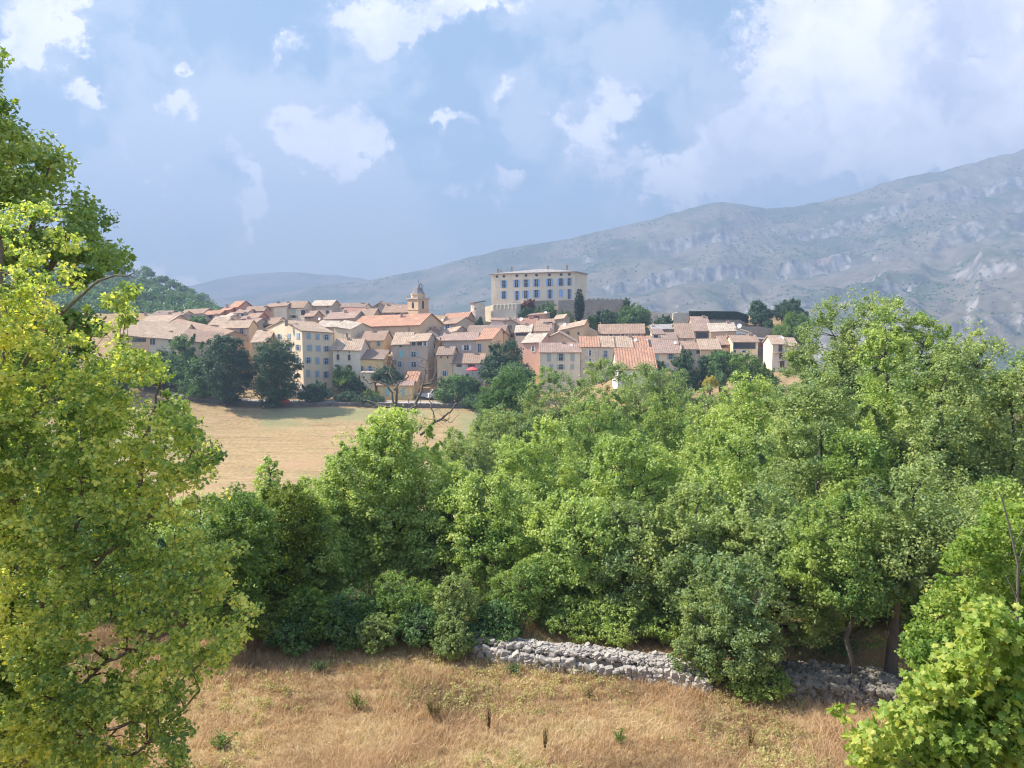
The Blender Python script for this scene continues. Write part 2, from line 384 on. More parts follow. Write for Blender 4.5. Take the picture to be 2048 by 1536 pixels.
m_ = fan('mountain', -700, 2600, 1500, 760, 2700, 560, ridge, -.185, g_main, 30, MOUNT, cliff=9)
tag(m_, kind='structure')
far = [(-1400, 620), (0, 600), (200, 590), (330, 583), (385, 572), (430, 560), (480, 549), (520, 546), (560, 543), (600, 544), (640, 548), (680, 551), (720, 556), (760, 565), (900, 585), (1200, 640)]
tag(fan('far_hill', -1300, 1150, 360, 2950, 3900, 60, far, -.02, lambda t, U: t, 18, MOUNT, seed=21), kind='structure')

# low scrub scattered over the mountain (one uncountable mass)
def scrub():
    rg = np.random.default_rng(4); N = 8500
    me = m_.data; nv = len(me.vertices); co = np.empty(nv*3, np.float32); me.vertices.foreach_get('co', co); co = co.reshape(-1, 3)
    ok = np.where((co[:, 1] < 2690) & (co[:, 1] > 800) & (np.abs(co[:, 0]/co[:, 1]) < .8))[0]
    d = fbm(co[ok, 0]*.004, co[ok, 1]*.004, 4, 33); wgt = smooth(-.05, .35, d)+.06
    pr = wgt/wgt.sum(); sel = rg.choice(ok, N, p=pr)
    c = co[sel] + rg.normal(0, 1.5, (N, 3))*[1, 1, 0]
    ico = np.array([[0, 0, .75], [.85, 0, .35], [.25, .8, .3], [-.7, .5, .4], [-.65, -.55, .3], [.3, -.8, .35], [.5, .3, -.3], [-.3, .45, -.3], [-.2, -.5, -.3]])
    tri = np.array([[0, 1, 2], [0, 2, 3], [0, 3, 4], [0, 4, 5], [0, 5, 1], [1, 6, 2], [2, 6, 7], [2, 7, 3], [3, 7, 4], [4, 7, 8], [4, 8, 5], [5, 8, 1], [1, 8, 6]])
    s = rg.uniform(1.8, 4.5, N)*(.6+c[:, 1]/2600*.6); an = rg.uniform(0, 6.28, N); ca, sa = np.cos(an), np.sin(an)
    T = ico[None]*rg.uniform(.7, 1.3, (N, 9, 1)); v = np.stack([T[..., 0]*ca[:, None]-T[..., 1]*sa[:, None], T[..., 0]*sa[:, None]+T[..., 1]*ca[:, None], T[..., 2]], -1)*s[:, None, None]+c[:, None]
    F = (tri[None]+np.arange(N)[:, None, None]*9).reshape(-1, 3)
    tag(link('scrub', np_mesh('scrub', v.reshape(-1, 3), F, True, rnd=np.repeat(rg.random(N), 13)), L_VIL), 'dark scrub dotted over the rocky mountain slopes', 'scrub', kind='stuff')
scrub()

# ------------------------------------------------------------------ haze
HZ = bpy.data.materials.new('haze'); HZ.use_nodes = True; t_ = NT(HZ.node_tree); t_.n.clear()
pv = t_.new('ShaderNodeVolumePrincipled'); pv.inputs['Color'].default_value = (.38, .52, .76, 1); pv.inputs['Density'].default_value = .00050
pv.inputs['Anisotropy'].default_value = .1
oo = t_.new('ShaderNodeOutputMaterial'); t_.l.new(pv.outputs[0], oo.inputs['Volume'])
hb = MB(); hb.box((-4400, -4350, -200), Vector((8800, 0, 0)), Vector((0, 8700, 0)), Vector((0, 0, 780)))
tag(hb.build('haze', HZ), 'pale blue haze in the air over the valley', 'haze', kind='stuff')
# ------------------------------------------------------------------ foliage
def rot_from(nrm, rg):
    """random in-plane rotation matrices with given normals (N,3) -> (N,3,3) columns = leaf x, y, normal"""
    N = len(nrm); r = rg.normal(size=(N, 3)); a = np.cross(nrm, r); a /= np.linalg.norm(a, axis=1, keepdims=True)+1e-9
    b = np.cross(nrm, a); return np.stack([a, b, nrm], -1)
OAKLEAF = (np.array([[-.5, 0, .04], [0, -.30, -.05], [.5, 0, .04], [0, .30, -.05]]), np.array([[0, 1, 2, 3]]))
CARD = (np.array([[-.5, -.12, .06], [.05, -.42, -.1], [.5, .1, .08], [-.08, .40, -.06]]), np.array([[0, 1, 2, 3]]))
def _maple():
    a = np.radians([-90, -52, -28, 0, 22, 45, 68, 90, 112, 135, 158, 180, 208, 232]); r = np.array([.14, .36, .30, .46, .33, .44, .36, .52, .36, .44, .33, .46, .30, .36])
    ring = np.stack([r*np.cos(a), r*np.sin(a), -.30*r*r-.05*np.sin(3*a)], -1); V = np.concatenate([[[0, -.02, .03]], ring]); n = len(a)
    return V, np.array([[0, 1+i, 1+(i+1) % n] for i in range(n)])
MAPLE = _maple()
def leaves(name, pos, nrm, size, tmpl, rg, mat_, parent=None, off=(0, 0, 0)):
    T, TF = tmpl; N = len(pos); M = rot_from(nrm/(np.linalg.norm(nrm, axis=1, keepdims=True)+1e-9), rg)
    V = np.einsum('nij,kj->nki', M, T)*size[:, None, None] + (pos-np.asarray(off))[:, None]
    F = (TF[None]+np.arange(N)[:, None, None]*len(T)).reshape(-1, TF.shape[1])
    return link(name, np_mesh(name, V.reshape(-1, 3), F, False, rnd=np.repeat(rg.random(N), len(TF))), mat_, parent)
def clump_leaves(cc, cr, n, rg, centre, up=.55, out=.75, jit=.7, flat=.75):
    """n leaves in each clump (centres cc, radii cr): denser towards the clump's outside, facing up and outward"""
    K = len(cc); d = rg.normal(size=(K, n, 3)); d /= np.linalg.norm(d, axis=2, keepdims=True)
    rr = rg.random((K, n, 1))**(1/2.2); off = d*rr*np.asarray(cr)[:, None, None]*np.array([1, 1, flat])
    pos = (cc[:, None]+off).reshape(-1, 3)
    o = pos-np.asarray(centre); o /= np.linalg.norm(o, axis=1, keepdims=True)+1e-9
    nrm = up*np.array([0, 0, 1.]) + out*(.45*o+.55*d.reshape(-1, 3)) + jit*rg.normal(size=pos.shape)
    return pos, nrm
def limb(p0, p1, r0, r1, rg, k=6, sag=.12):
    p0 = np.asarray(p0, float); p1 = np.asarray(p1, float); L = np.linalg.norm(p1-p0); t = np.linspace(0, 1, k)[:, None]
    mid = rg.normal(size=3)*L*sag*.5+np.array([0, 0, L*sag]); w_ = (4*t*(1-t))
    pts = p0+(p1-p0)*t+mid*w_ + rg.normal(size=(k, 3))*L*.018*w_
    return pts, r0+(r1-r0)*t[:, 0]**.8
def make_tree(name, base, top, rx, ry, zbot, mat_, label, cat='tree', group=None, seed=0, leaf=.14, lai=2.6, lobes=.3, cl=.18, trunk=.16,
              lean=0., tmpl=OAKLEAF, bark=None, shoots=14, parent_off=True, nclump=None, open_=.0, flat=.75, maxleaf=110000):
    """base (x,y,z) on the ground; crown from zbot to top with half widths rx, ry"""
    rg = np.random.default_rng(seed+101); base = np.asarray(base, float)
    zbot = min(zbot, top-.5); rz = (top-zbot)/2; c = np.array([base[0]+lean, base[1], (top+zbot)/2])
    R_ = np.array([rx, ry, rz]); rm = (rx*ry*rz)**(1/3)
    area = 4*math.pi*rm*rm; cr0 = cl*rm**.75
    nc = nclump or int(np.clip(area/(cr0*cr0)*.95*(1-open_), 12, 950))
    cc = []; cr = []; tries = 0
    K_ = int(rg.integers(9, 14)) if lobes > .2 else 7; sub = []; subr = []       # boughs: smaller masses that make up the crown
    for k in range(K_):
        d = rg.normal(size=3); d[2] = d[2]*.8+.15; d /= np.linalg.norm(d); f = rg.uniform(.42, .42+lobes*.75)
        if k == 0: d = np.array([rg.normal()*.25, rg.normal()*.25, 1.]); d /= np.linalg.norm(d); f = .44+lobes*.15
        if k in (1, 2, 3, 4): a_ = k*1.57+rg.normal()*.3; d = np.array([math.cos(a_), math.sin(a_), -.45]); d /= np.linalg.norm(d); f = .55
        if lobes < .2: f = .22
        sub.append(c+d*R_*f); subr.append(R_*(1-f)*rg.uniform(.95, 1.2)*np.array([1.05, 1.05, 1.]))
    sub.append(c); subr.append(R_*.60); sub = np.array(sub); subr = np.array(subr); wts = np.abs(np.prod(subr, axis=1))**(2/3); wts /= wts.sum()
    while len(cc) < nc and tries < nc*30:
        tries += 1; i = rg.choice(len(sub), p=wts); d = rg.normal(size=3); d /= np.linalg.norm(d); rho = rg.uniform(.62, 1.0)
        p = sub[i]+d*subr[i]*rho*.92; ins = np.linalg.norm((p-sub)/subr, axis=1); ins[i] = 9
        if ins.min() < .55 and rg.random() < .8: continue
        if p[2] < zbot: p[2] = zbot+rg.random()*.3*rz
        cc.append(p); cr.append(cr0*rg.uniform(.6, 1.25))
    cc = np.array(cc); cr = np.array(cr); q_ = (cc-c)/R_; hol = rg.normal(size=(9, 3)); hol /= np.linalg.norm(hol, axis=1, keepdims=True); hol *= rg.uniform(.7, .95, (9, 1))
    keep = np.ones(len(cc), bool)
    if lobes > .2 and len(cc) > 40:              # hollows where branches and shade show through
        for h_ in hol: keep &= ~((np.linalg.norm(q_-h_, axis=1) < rg.uniform(.13, .24)) & (rg.random(len(cc)) < .85))
    cc = cc[keep]; cr = cr[keep]*rg.choice([.65, .9, 1.15, 1.5], keep.sum(), p=[.25, .35, .25, .15])
    hi = np.percentile(cc[:, 2], 99.3); lo_ = cc[:, 2].min(); cc[:, 2] = zbot+cr0*.4+(cc[:, 2]-lo_)*(top-cr0*.6-zbot-cr0*.4)/max(.1, hi-lo_)
    for ax_, r__ in ((0, rx), (1, ry)):
        m0, m1 = np.percentile(cc[:, ax_], [1.5, 98.5]); cc[:, ax_] = c[ax_]-r__+cr0*.5+(cc[:, ax_]-m0)*(2*r__-cr0)/max(.1, m1-m0)
    sub = np.array([c]); subr = np.array([R_*.97]); wts = np.array([1.]); cc = list(cc); cr = list(cr)
    for k in range(shoots//2):          # upright leafy shoots breaking the outline
        i = rg.choice(len(sub), p=wts); d = rg.normal(size=3); d[2] = abs(d[2])+.5; d /= np.linalg.norm(d)
        p = sub[i]+d*subr[i]*rg.uniform(.80, .95); v_ = d*.5+np.array([rg.normal()*.15, rg.normal()*.25, .45]); st = cr0*.42
        for q in range(4): cc.append(p+v_*st*q); cr.append(cr0*(.56-.11*q))
    cc = np.array(cc); cr = np.array(cr)
    n = int(np.clip(lai*area*1.0/(.3*leaf*leaf)/len(cc), 14, maxleaf/len(cc)))
    pos, nrm = clump_leaves(cc, cr, n, rg, c, flat=flat, jit=.85)
    e = empty(name, tuple(base), label, cat, group)
    leaves('crown', pos, nrm, leaf*rg.uniform(.65, 1.3, len(pos)), tmpl, rg, mat_, e, base)
    # trunk and limbs
    H = top-base[2]; L = []; tr0 = trunk; fork = np.array([c[0]*.6+base[0]*.4, base[1], zbot+rz*.55]); topp = np.array([c[0], c[1], top-rz*.35])
    L.append(limb(base-[0, 0, .3], fork, tr0, tr0*.62, rg, 7, .03)); L.append(limb(fork, topp, tr0*.62, tr0*.15, rg, 6, .03))
    axis = np.concatenate([L[0][0][3:], L[1][0]]); arad = np.concatenate([L[0][1][3:], L[1][1]])
    K = min(len(cc), 60)
    mains = []
    for i in rg.choice(len(cc), min(9, len(cc)), replace=False):
        p = c+(cc[i]-c)*.8; a_i = np.argmin(np.abs(axis[:, 2]-(p[2]-.45*np.linalg.norm(p[:2]-c[:2])-.3)))
        l = limb(axis[a_i], p, arad[a_i]*.55, .02, rg, 6, .10); L.append(l); mains.append(l)
    nodes = np.concatenate([m[0] for m in mains]+[axis]); nr = np.concatenate([m[1] for m in mains]+[arad])
    for i in rg.choice(len(cc), K, replace=False):
        dd_ = np.linalg.norm(nodes-cc[i], axis=1)+np.maximum(0, nodes[:, 2]-cc[i][2])*1.5; j = np.argmin(dd_)
        L.append(limb(nodes[j], cc[i], min(nr[j]*.6, .05)+.008, .008, rg, 5, .08))
    L = [(p_-base, r_) for p_, r_ in L]
    link('trunk', tubes_mesh('trunk', L, 7), bark or BARK, e)
    return e
def tree_px(label, cx, ytop, hw, ybot, D, mat_, seed=0, ry=None, bx=None, cat='tree', name='oak_tree', drop=True, **kw):
    """tree standing at distance D whose crown spans cx +- hw and ytop..ybot in the photograph"""
    if drop and D < 120 and cat == 'tree': hw *= 1.08; ybot += 45
    if cat in ('shrub', 'bush') and D < 120: hw *= 1.15
    if D >= 120 and name != 'cypress': ybot += 10
    p = P(cx, ytop, D); q = P(cx, ybot, D); rx = hw/FPX*D
    b = P(bx if bx is not None else cx, ybot, D); g = terf(b.x, D)
    zb = max(q.z, g+.1 if cat in ('bush', 'shrub') else g+.4)
    return make_tree(name, (b.x, D, g), p.z, rx, ry or rx, zb, mat_, label, cat, seed=seed or int(cx*7+ytop), lean=p.x-b.x, **kw)

# ------------------------------------------------------------------ dry-stone wall
def _stone(t, co):
    v = t.new('ShaderNodeAttribute', attribute_name='rnd').outputs['Fac']; n = t.noise(co, 5, 7, .7); n2 = t.noise(co, 22, 4, .6)
    c = t.mix(n, (.23, .215, .195), (.54, .50, .455)); c = t.mix(t.m('MULTIPLY', v, .55), c, (.26, .24, .225))
    lich = t.ss(n2, .60, .68); return t.mix(t.m('MULTIPLY', lich, .4), c, (.20, .19, .17)), n
STONE = mat('limestone_rubble', _stone, .9, .15, (.8, .03))
def stones(name, C_, S_, rg, mt):
    """rough blocks: subdivided cubes pushed towards a ball with chipped corners"""
    g = np.linspace(-1, 1, 4); vs = []; idx = {}; F = []
    for ax in range(3):
        for sg in (-1, 1):
            for i in range(3):
                for j in range(3):
                    q = []
                    for (a, b) in ((i, j), (i+1, j), (i+1, j+1), (i, j+1)):
                        p = [0, 0, 0]; p[ax] = sg; p[(ax+1) % 3] = g[a]; p[(ax+2) % 3] = g[b]; k = tuple(round(z_, 3) for z_ in p)
                        if k not in idx: idx[k] = len(vs); vs.append(p)
                        q.append(idx[k])
                    F.append(q if sg > 0 else q[::-1])
    vs = np.array(vs, float); sp = vs/np.linalg.norm(vs, axis=1, keepdims=True)
    base = vs*.62+sp*.45; F = np.array(F); N = len(C_); nv = len(vs)
    V = base[None]*(1+rg.normal(size=(N, nv, 1))*.07)+rg.normal(size=(N, nv, 3))*.06
    nr = rg.normal(size=(N, 3, 3)); Q, _ = np.linalg.qr(nr); e_ = rg.uniform(.3, 1, (N, 1, 1)); Q = Q*(1)  # random turns
    V = V*S_[:, None, :]; a = rg.normal(size=N)*.35; b = rg.normal(size=N)*.3
    ca, sa = np.cos(a)[:, None], np.sin(a)[:, None]; V = np.stack([V[..., 0]*ca-V[..., 2]*sa, V[..., 1], V[..., 0]*sa+V[..., 2]*ca], -1)
    ca, sa = np.cos(b)[:, None], np.sin(b)[:, None]; V = np.stack([V[..., 0]*ca-V[..., 1]*sa, V[..., 0]*sa+V[..., 1]*ca, V[..., 2]], -1)
    V += C_[:, None]
    return np_mesh(name, V.reshape(-1, 3), (F[None]+np.arange(N)[:, None, None]*nv).reshape(-1, 4), False, rnd=np.repeat(rg.random(N), len(F)))
# ------------------------------------------------------------------ village materials
def _plaster(c, var=.2, stain=.35):
    def fn(t, co):
        a = t.noise(co, .22, 5, .6); b = t.noise(t.vm('MULTIPLY', co, (1, 1, .22)), .9, 6, .65); g = t.noise(co, 5, 4, .6)
        x = t.mix(a, tuple(q*(1-var) for q in c), tuple(min(.9, q*(1+var)) for q in c))
        x = t.mix(t.m('MULTIPLY', t.ss(b, .5, .72), stain), x, tuple(q*.62 for q in c))
        return t.mix(t.m('MULTIPLY', g, .18), x, (.34, .30, .26))
    return fn
def _rubble(c):
    def fn(t, co):
        vo = t.new('ShaderNodeTexVoronoi', i_Scale=2.2); t.set(vo.inputs['Vector'], t.vm('MULTIPLY', co, (1, 1, 1.5)))
        a = t.noise(co, .3, 6, .65); x = t.mix(vo.outputs['Distance'], tuple(q*1.15 for q in c), tuple(q*.60 for q in c))
        x = t.mix(t.m('MULTIPLY', vo.outputs['Color'], .35), x, tuple(min(.8, q*1.3) for q in c))
        return t.mix(t.m('MULTIPLY', t.ss(a, .48, .7), .5), x, tuple(q*.55 for q in c))
    return fn
WM = {}
for k, c, kind in (('beige', (.56, .44, .31), 0), ('ochre', (.60, .46, .28), 0), ('cream', (.66, .56, .44), 0), ('pale', (.66, .60, .52), 0), ('castle', (.68, .59, .50), 0), ('white', (.72, .70, .66), 0), ('grey', (.40, .36, .32), 0),
                   ('pink', (.60, .38, .30), 0), ('red', (.50, .24, .18), 0), ('salmon', (.66, .38, .27), 0), ('palepink', (.70, .55, .55), 0), ('brown', (.36, .27, .21), 0), ('yellow', (.64, .50, .27), 0),
                   ('stone', (.40, .36, .31), 1), ('palestone', (.56, .53, .47), 1), ('darkstone', (.24, .22, .20), 1), ('rampart', (.31, .29, .27), 1)):
    c = tuple(min(.82, q*w_) for q, w_ in zip(c, (1.24, 1.14, 1.02)))
    WM[k] = mat('wall_'+k, _rubble(c) if kind else _plaster(c), .92, .1)
def _tile(c, per=.5, st=.55):
    def fn(t, co):
        uv_ = t.new('ShaderNodeTexCoord').outputs['UV']; s = t.new('ShaderNodeSeparateXYZ', i_0=uv_)
        gw = t.m('ABSOLUTE', t.m('SINE', t.m('MULTIPLY', s.outputs[0], math.pi/per)))
        rw = t.m('FRACT', t.m('MULTIPLY', s.outputs[1], 2.6))
        cell = t.new('ShaderNodeTexWhiteNoise', noise_dimensions='2D')
        t.set(cell.inputs['Vector'], t.vm('FLOOR', t.vm('MULTIPLY', uv_, (1/per, 2.6, 1))))
        n = t.noise(co, .28, 6, .65); n2 = t.noise(co, 1.8, 5, .65)
        x = t.mix(n, tuple(q*.55 for q in c), tuple(min(.9, q*1.25) for q in c))
        x = t.mix(t.m('MULTIPLY', cell.outputs['Value'], .42), x, (min(.8, c[0]*1.2), c[1]*1.25, c[2]*1.3))
        x = t.mix(t.m('MULTIPLY', t.ss(n2, .48, .62), .75), x, (.22, .18, .15)); x = t.mix(t.m('MULTIPLY', t.ss(t.noise(co, .6, 4, .6), .5, .7), .5), x, (min(.8, c[0]*1.3), c[1]*1.4, c[2]*1.4))
        x = t.mix(t.m('MULTIPLY', t.ss(gw, .55, .1), st), x, tuple(q*.35 for q in c))
        return x, t.m('ADD', gw, t.m('MULTIPLY', rw, .4))
    return fn
RM = {}
for k, c in (('terra', (.37, .25, .18)), ('orange', (.50, .27, .175)), ('light', (.48, .35, .25)), ('brown', (.30, .215, .17)), ('red', (.38, .20, .145)), ('pinkish', (.39, .27, .215)), ('greyroof', (.34, .32, .31)), ('sand', (.52, .43, .34))):
    RM[k] = mat('tiles_'+k, _tile(c, .62 if k == 'orange' else .5, .8 if k == 'orange' else .5), .85, .15, (.6, .08))
GLASS = mat('dark_glass', lambda t, co: t.mix(t.noise(co, .8, 2), (.02, .025, .035), (.07, .08, .10)), .25, .5)
CURTAIN = plain('pale_curtain', (.55, .56, .58))
FRAME = {k: plain('frame_'+k, c, .8, .2, .1) for k, c in (('d', (.30, .26, .22)), ('w', (.70, .68, .65)), ('b', (.52, .48, .42)))}
SH = {k: plain('shutter_'+n, c, .6, .3, .1, 3) for k, n, c in (('b', 'sky_blue', (.28, .47, .76)), ('a', 'grey_blue', (.30, .40, .50)), ('g', 'grey_green', (.36, .46, .42)), ('c', 'turquoise', (.26, .55, .55)), ('w', 'white', (.72, .72, .72)), ('v', 'brown', (.13, .075, .06)), ('r', 'red', (.42, .12, .11)))}
WHITE = plain('white_paint', (.78, .78, .78), .5, .4, .05); IRON = plain('dark_iron', (.07, .07, .075), .6, .4); REDM = plain('red_cloth', (.62, .12, .12), .8, .1, .06)
CHIM = plain('chimney_render', (.42, .33, .27), .9, .1, .25)
ZO = {1: (220, 560), 2: (500, 560), 3: (640, 560), 4: (900, 520), 5: (1140, 560), 6: (1380, 560)}
ZS = 6.4
def zp(Z, x, y): return ZO[Z][0]+x/ZS, ZO[Z][1]+y/ZS
def win(mb_frame, A, sx, nx_, c, w_, h_, kind, parent, base, rg):
    """a window on the wall plane: A point, sx unit along the wall, nx_ outward normal, c centre point, size w_,h_"""
    up = Vector((0, 0, 1)); k = kind.lower(); closed = kind.isupper()
    f = MB(); t_ = .09 if w_ > .5 else .05; o = c-sx*(w_/2)-up*(h_/2)
    if k == 'o':                                   # octagonal attic light
        n = 10; ring = [c+sx*math.cos(6.2832*i/n)*w_/2+up*math.sin(6.2832*i/n)*h_/2 for i in range(n)]
        for i in range(n):
            a, b = ring[i], ring[(i+1) % n]; a2, b2 = c+(a-c)*1.22, c+(b-c)*1.22
            f.poly([a2+nx_*.05, b2+nx_*.05, b+nx_*.05, a+nx_*.05]); f.poly([a2, b2, b2+nx_*.05, a2+nx_*.05]); f.poly([a+nx_*.05, b+nx_*.05, b, a])
        wn = f.build('window', FRAME['b'], parent, base); g = MB(); g.poly([p+nx_*.015 for p in ring]); q = g.build('pane', GLASS, wn, base); return
    for a, ww, hh in ((o-sx*t_-up*t_, w_+2*t_, t_), (o-sx*t_+up*h_, w_+2*t_, t_), (o-sx*t_, t_, h_), (o+sx*w_, t_, h_)):
        f.box(a-nx_*.02, sx*ww, nx_*.07, up*hh)
    if h_ > 1: f.box(o-sx*t_*1.6-up*(t_+.06)-nx_*.02, sx*(w_+3.2*t_), nx_*.16, up*.06)
    wn = f.build('window', FRAME['w'] if k == 'w' else FRAME['b'], parent, base)
    if not closed:
        g = MB(); g.poly([o+nx_*.015, o+sx*w_+nx_*.015, o+sx*w_+up*h_+nx_*.015, o+up*h_+nx_*.015])
        g.build('pane', WM['brown'] if k == 'k' else GLASS, wn, base)
        if k not in 'dko' and h_ > 1.0:             # mullion and glazing bar
            m2 = MB(); m2.box(c-sx*.03-up*(h_/2)+nx_*.01, sx*.06, nx_*.04, up*h_); m2.box(o+up*h_*.6+nx_*.01, sx*w_, nx_*.035, up*.05); m2.build('glazing_bar', FRAME['w'], wn, base)
    if k in SH:
        sw = w_*.5
        for sg in (-1, 1):
            s = MB(); cx_ = c+sx*sg*((w_*.25) if closed else (w_*.5+sw*.5+.04)); ww = sw-.03; s0 = cx_-sx*ww/2-up*(h_/2)
            s.box(s0+nx_*.07, sx*ww, nx_*.05, up*h_)
            for q in range(1, 4): s.box(s0+up*(h_*q/4-.04)+nx_*.12, sx*ww, nx_*.02, up*.06)
            s.build('shutter', SH[k], wn, base)
HOUSES = []
def house(Z, D, xl, xr, yl, yr, th, label, roof='S', rise=1.8, wall='beige', rc='terra', dep=8., sx=None, wins='', swins='', ch='', dish='', name='house', base_y=None, over=.35, cat='house', yb=None):
    HOUSES.append(label); th = R(th); a0 = zp(Z, xl, yl); b0 = zp(Z, xr, yr); uL = P(a0[0], a0[1], 1); uR = P(b0[0], b0[1], 1)
    A = P(a0[0], a0[1], D); d = Vector((math.cos(th), math.sin(th), 0)); n = Vector((-math.sin(th), math.cos(th), 0))
    L = (uR.x*A.y-A.x)/(d.x-uR.x*d.y); B = A+d*L; zB = P(b0[0], b0[1], B.y).z; B.z = zB; zA = A.z
    if sx is not None:
        c0 = zp(Z, sx, yr); U = P(c0[0], c0[1], 1).x; Cn = B if th < 0 else A
        den = (n.x-U*n.y)
        dd = (U*Cn.y-Cn.x)/den if abs(den) > 1e-4 else dep
        if 2 < dd < 40: dep = dd
    rg = random.Random(label)
    gz = min(terf(p.x, p.y) for p in (A, B, A+n*dep, B+n*dep)); zb = min(gz-.5, min(zA, zB)-3.0)
    base = Vector(((A.x+B.x)/2, (A.y+B.y)/2, zb)); e = empty(name, tuple(base), label, cat, None)
    def pt(s, t, z=0, ref='e'):               # s along the front, t depth, z above the local eave line
        q = A+d*(s*L)+n*(t*dep); q.z = zA+(zB-zA)*s+z; return q
    def bt(s, t): q = pt(s, t); q.z = zb; return q
    w = MB(); m_ = .5
    if roof == 'S':
        w.poly([bt(0, 0), bt(1, 0), pt(1, 0), pt(0, 0)]); w.poly([bt(1, 0), bt(1, 1), pt(1, 1), pt(1, .5, rise), pt(1, 0)])
        w.poly([bt(1, 1), bt(0, 1), pt(0, 1), pt(1*0+1, 1) if False else pt(1, 1)]); w.poly([bt(0, 1), bt(0, 0), pt(0, 0), pt(0, .5, rise), pt(0, 1)])
    elif roof == 'G':
        w.poly([bt(0, 0), bt(1, 0), pt(1, 0), pt(.5, 0, rise), pt(0, 0)]); w.poly([bt(1, 0), bt(1, 1), pt(1, 1), pt(1, 0)])
        w.poly([bt(1, 1), bt(0, 1), pt(0, 1), pt(.5, 1, rise), pt(1, 1)]); w.poly([bt(0, 1), bt(0, 0), pt(0, 0), pt(0, 1)])
    elif roof == 'M':
        w.poly([bt(0, 0), bt(1, 0), pt(1, 0), pt(0, 0)]); w.poly([bt(1, 0), bt(1, 1), pt(1, 1, rise), pt(1, 0)])
        w.poly([bt(1, 1), bt(0, 1), pt(0, 1, rise), pt(1, 1, rise)]); w.poly([bt(0, 1), bt(0, 0), pt(0, 0), pt(0, 1, rise)])
    else:                                      # 'H' hip or 'F' flat with parapet
        for (s0, t0, s1, t1) in ((0, 0, 1, 0), (1, 0, 1, 1), (1, 1, 0, 1), (0, 1, 0, 0)): w.poly([bt(s0, t0), bt(s1, t1), pt(s1, t1), pt(s0, t0)])
    w.build('wall', WM[wall], e, base)
    r_ = MB(); ov = over; os_ = ov/L; ot = ov/dep; TH = .22
    def slab(pts, uvs):
        a, b, c = pts[0], pts[1], pts[2]; nn = (b-a).cross(c-a).normalized(); nn = nn if nn.z > 0 else -nn
        top = [p+nn*TH for p in pts]; r_.poly(top, uvs); r_.poly(pts[::-1], uvs[::-1]); k = len(pts)
        for i in range(k): j = (i+1) % k; r_.poly([pts[i], pts[j], top[j], top[i]], [(uvs[i][0], 0), (uvs[j][0], 0), (uvs[j][0], .1), (uvs[i][0], .1)])
    sl = math.hypot(dep/2, rise); k_ = rise/(dep/2)
    if roof == 'S':
        slab([pt(-os_, -ot, -ov*k_), pt(1+os_, -ot, -ov*k_), pt(1+os_, .5, rise), pt(-os_, .5, rise)], [(0, 0), (L, 0), (L, sl), (0, sl)])
        slab([pt(1+os_, 1+ot, -ov*k_), pt(-os_, 1+ot, -ov*k_), pt(-os_, .5, rise), pt(1+os_, .5, rise)], [(0, 0), (L, 0), (L, sl), (0, sl)])
    elif roof == 'G':
        k2 = rise/(L/2); s2 = math.hypot(L/2, rise)
        slab([pt(-os_, -ot, -ov*k2), pt(.5, -ot, rise), pt(.5, 1+ot, rise), pt(-os_, 1+ot, -ov*k2)], [(0, 0), (0, s2), (dep, s2), (dep, 0)])
        slab([pt(1+os_, 1+ot, -ov*k2), pt(.5, 1+ot, rise), pt(.5, -ot, rise), pt(1+os_, -ot, -ov*k2)], [(0, 0), (0, s2), (dep, s2), (dep, 0)])
    elif roof == 'M':
        k2 = rise/dep; s2 = math.hypot(dep, rise)
        slab([pt(-os_, -ot, -ov*k2), pt(1+os_, -ot, -ov*k2), pt(1+os_, 1+ot, rise+ov*k2), pt(-os_, 1+ot, rise+ov*k2)], [(0, 0), (L, 0), (L, s2), (0, s2)])
    elif roof == 'H':
        q = min(.5, .5*dep/L); e0, e1 = -ov*k_, rise
        c = [pt(-os_, -ot, e0), pt(1+os_, -ot, e0), pt(1+os_, 1+ot, e0), pt(-os_, 1+ot, e0)]; r0, r1 = pt(q, .5, e1), pt(1-q, .5, e1)
        slab([c[0], c[1], r1, r0], [(0, 0), (L, 0), (L-q*L, sl), (q*L, sl)]); slab([c[2], c[3], r0, r1], [(0, 0), (L, 0), (L-q*L, sl), (q*L, sl)])
        slab([c[1], c[2], r1], [(0, 0), (dep, 0), (dep/2, sl)]); slab([c[3], c[0], r0], [(0, 0), (dep, 0), (dep/2, sl)])
    else:
        slab([pt(-os_*.3, -ot*.3, .0), pt(1+os_*.3, -ot*.3, .0), pt(1+os_*.3, 1+ot*.3, .05), pt(-os_*.3, 1+ot*.3, .05)], [(0, 0), (L, 0), (L, dep), (0, dep)])
    rf = r_.build('roof', RM[rc], e, base)
    def place(spec, P0, du, nn):
        for s in spec.split(';'):
            f = s.strip().split(',')
            if len(f) < 5: continue
            x, y, ww, hh = map(float, f[:4]); cx_, cy_ = zp(Z, x, y); rayd = P(cx_, cy_, 1.0)
            tt = P0.dot(nn)/rayd.dot(nn); c = rayd*tt; sc = tt/FPX/ZS*1.0
            cosv = max(.35, abs(rayd.normalized().dot(nn)))
            win(None, P0, du, nn, c, ww*sc/(cosv if cosv < .9 else 1), hh*sc, f[4].strip(), e, base, rg)
    place(wins, A, d, -n)
    if swins:
        if th < 0: place(swins, B, n, d)
        else: place(swins, A, -n, -d)
    if not ch and roof in 'SG' and L > 3.5:           # every old roof carries a chimney somewhere
        x = xl+(xr-xl)*rg.uniform(.15, .85); t_ = .45; yy = A.y+n.y*dep*t_+d.y*L*((x-xl)/(xr-xl)); zt_ = zA+(zB-zA)*(x-xl)/(xr-xl)+rise*.9+.9
        best = min(range(-400, 1400, 4), key=lambda y_: abs(P(*zp(Z, x, y_), yy).z-zt_)); ch = '%g,%g' % (x, best)
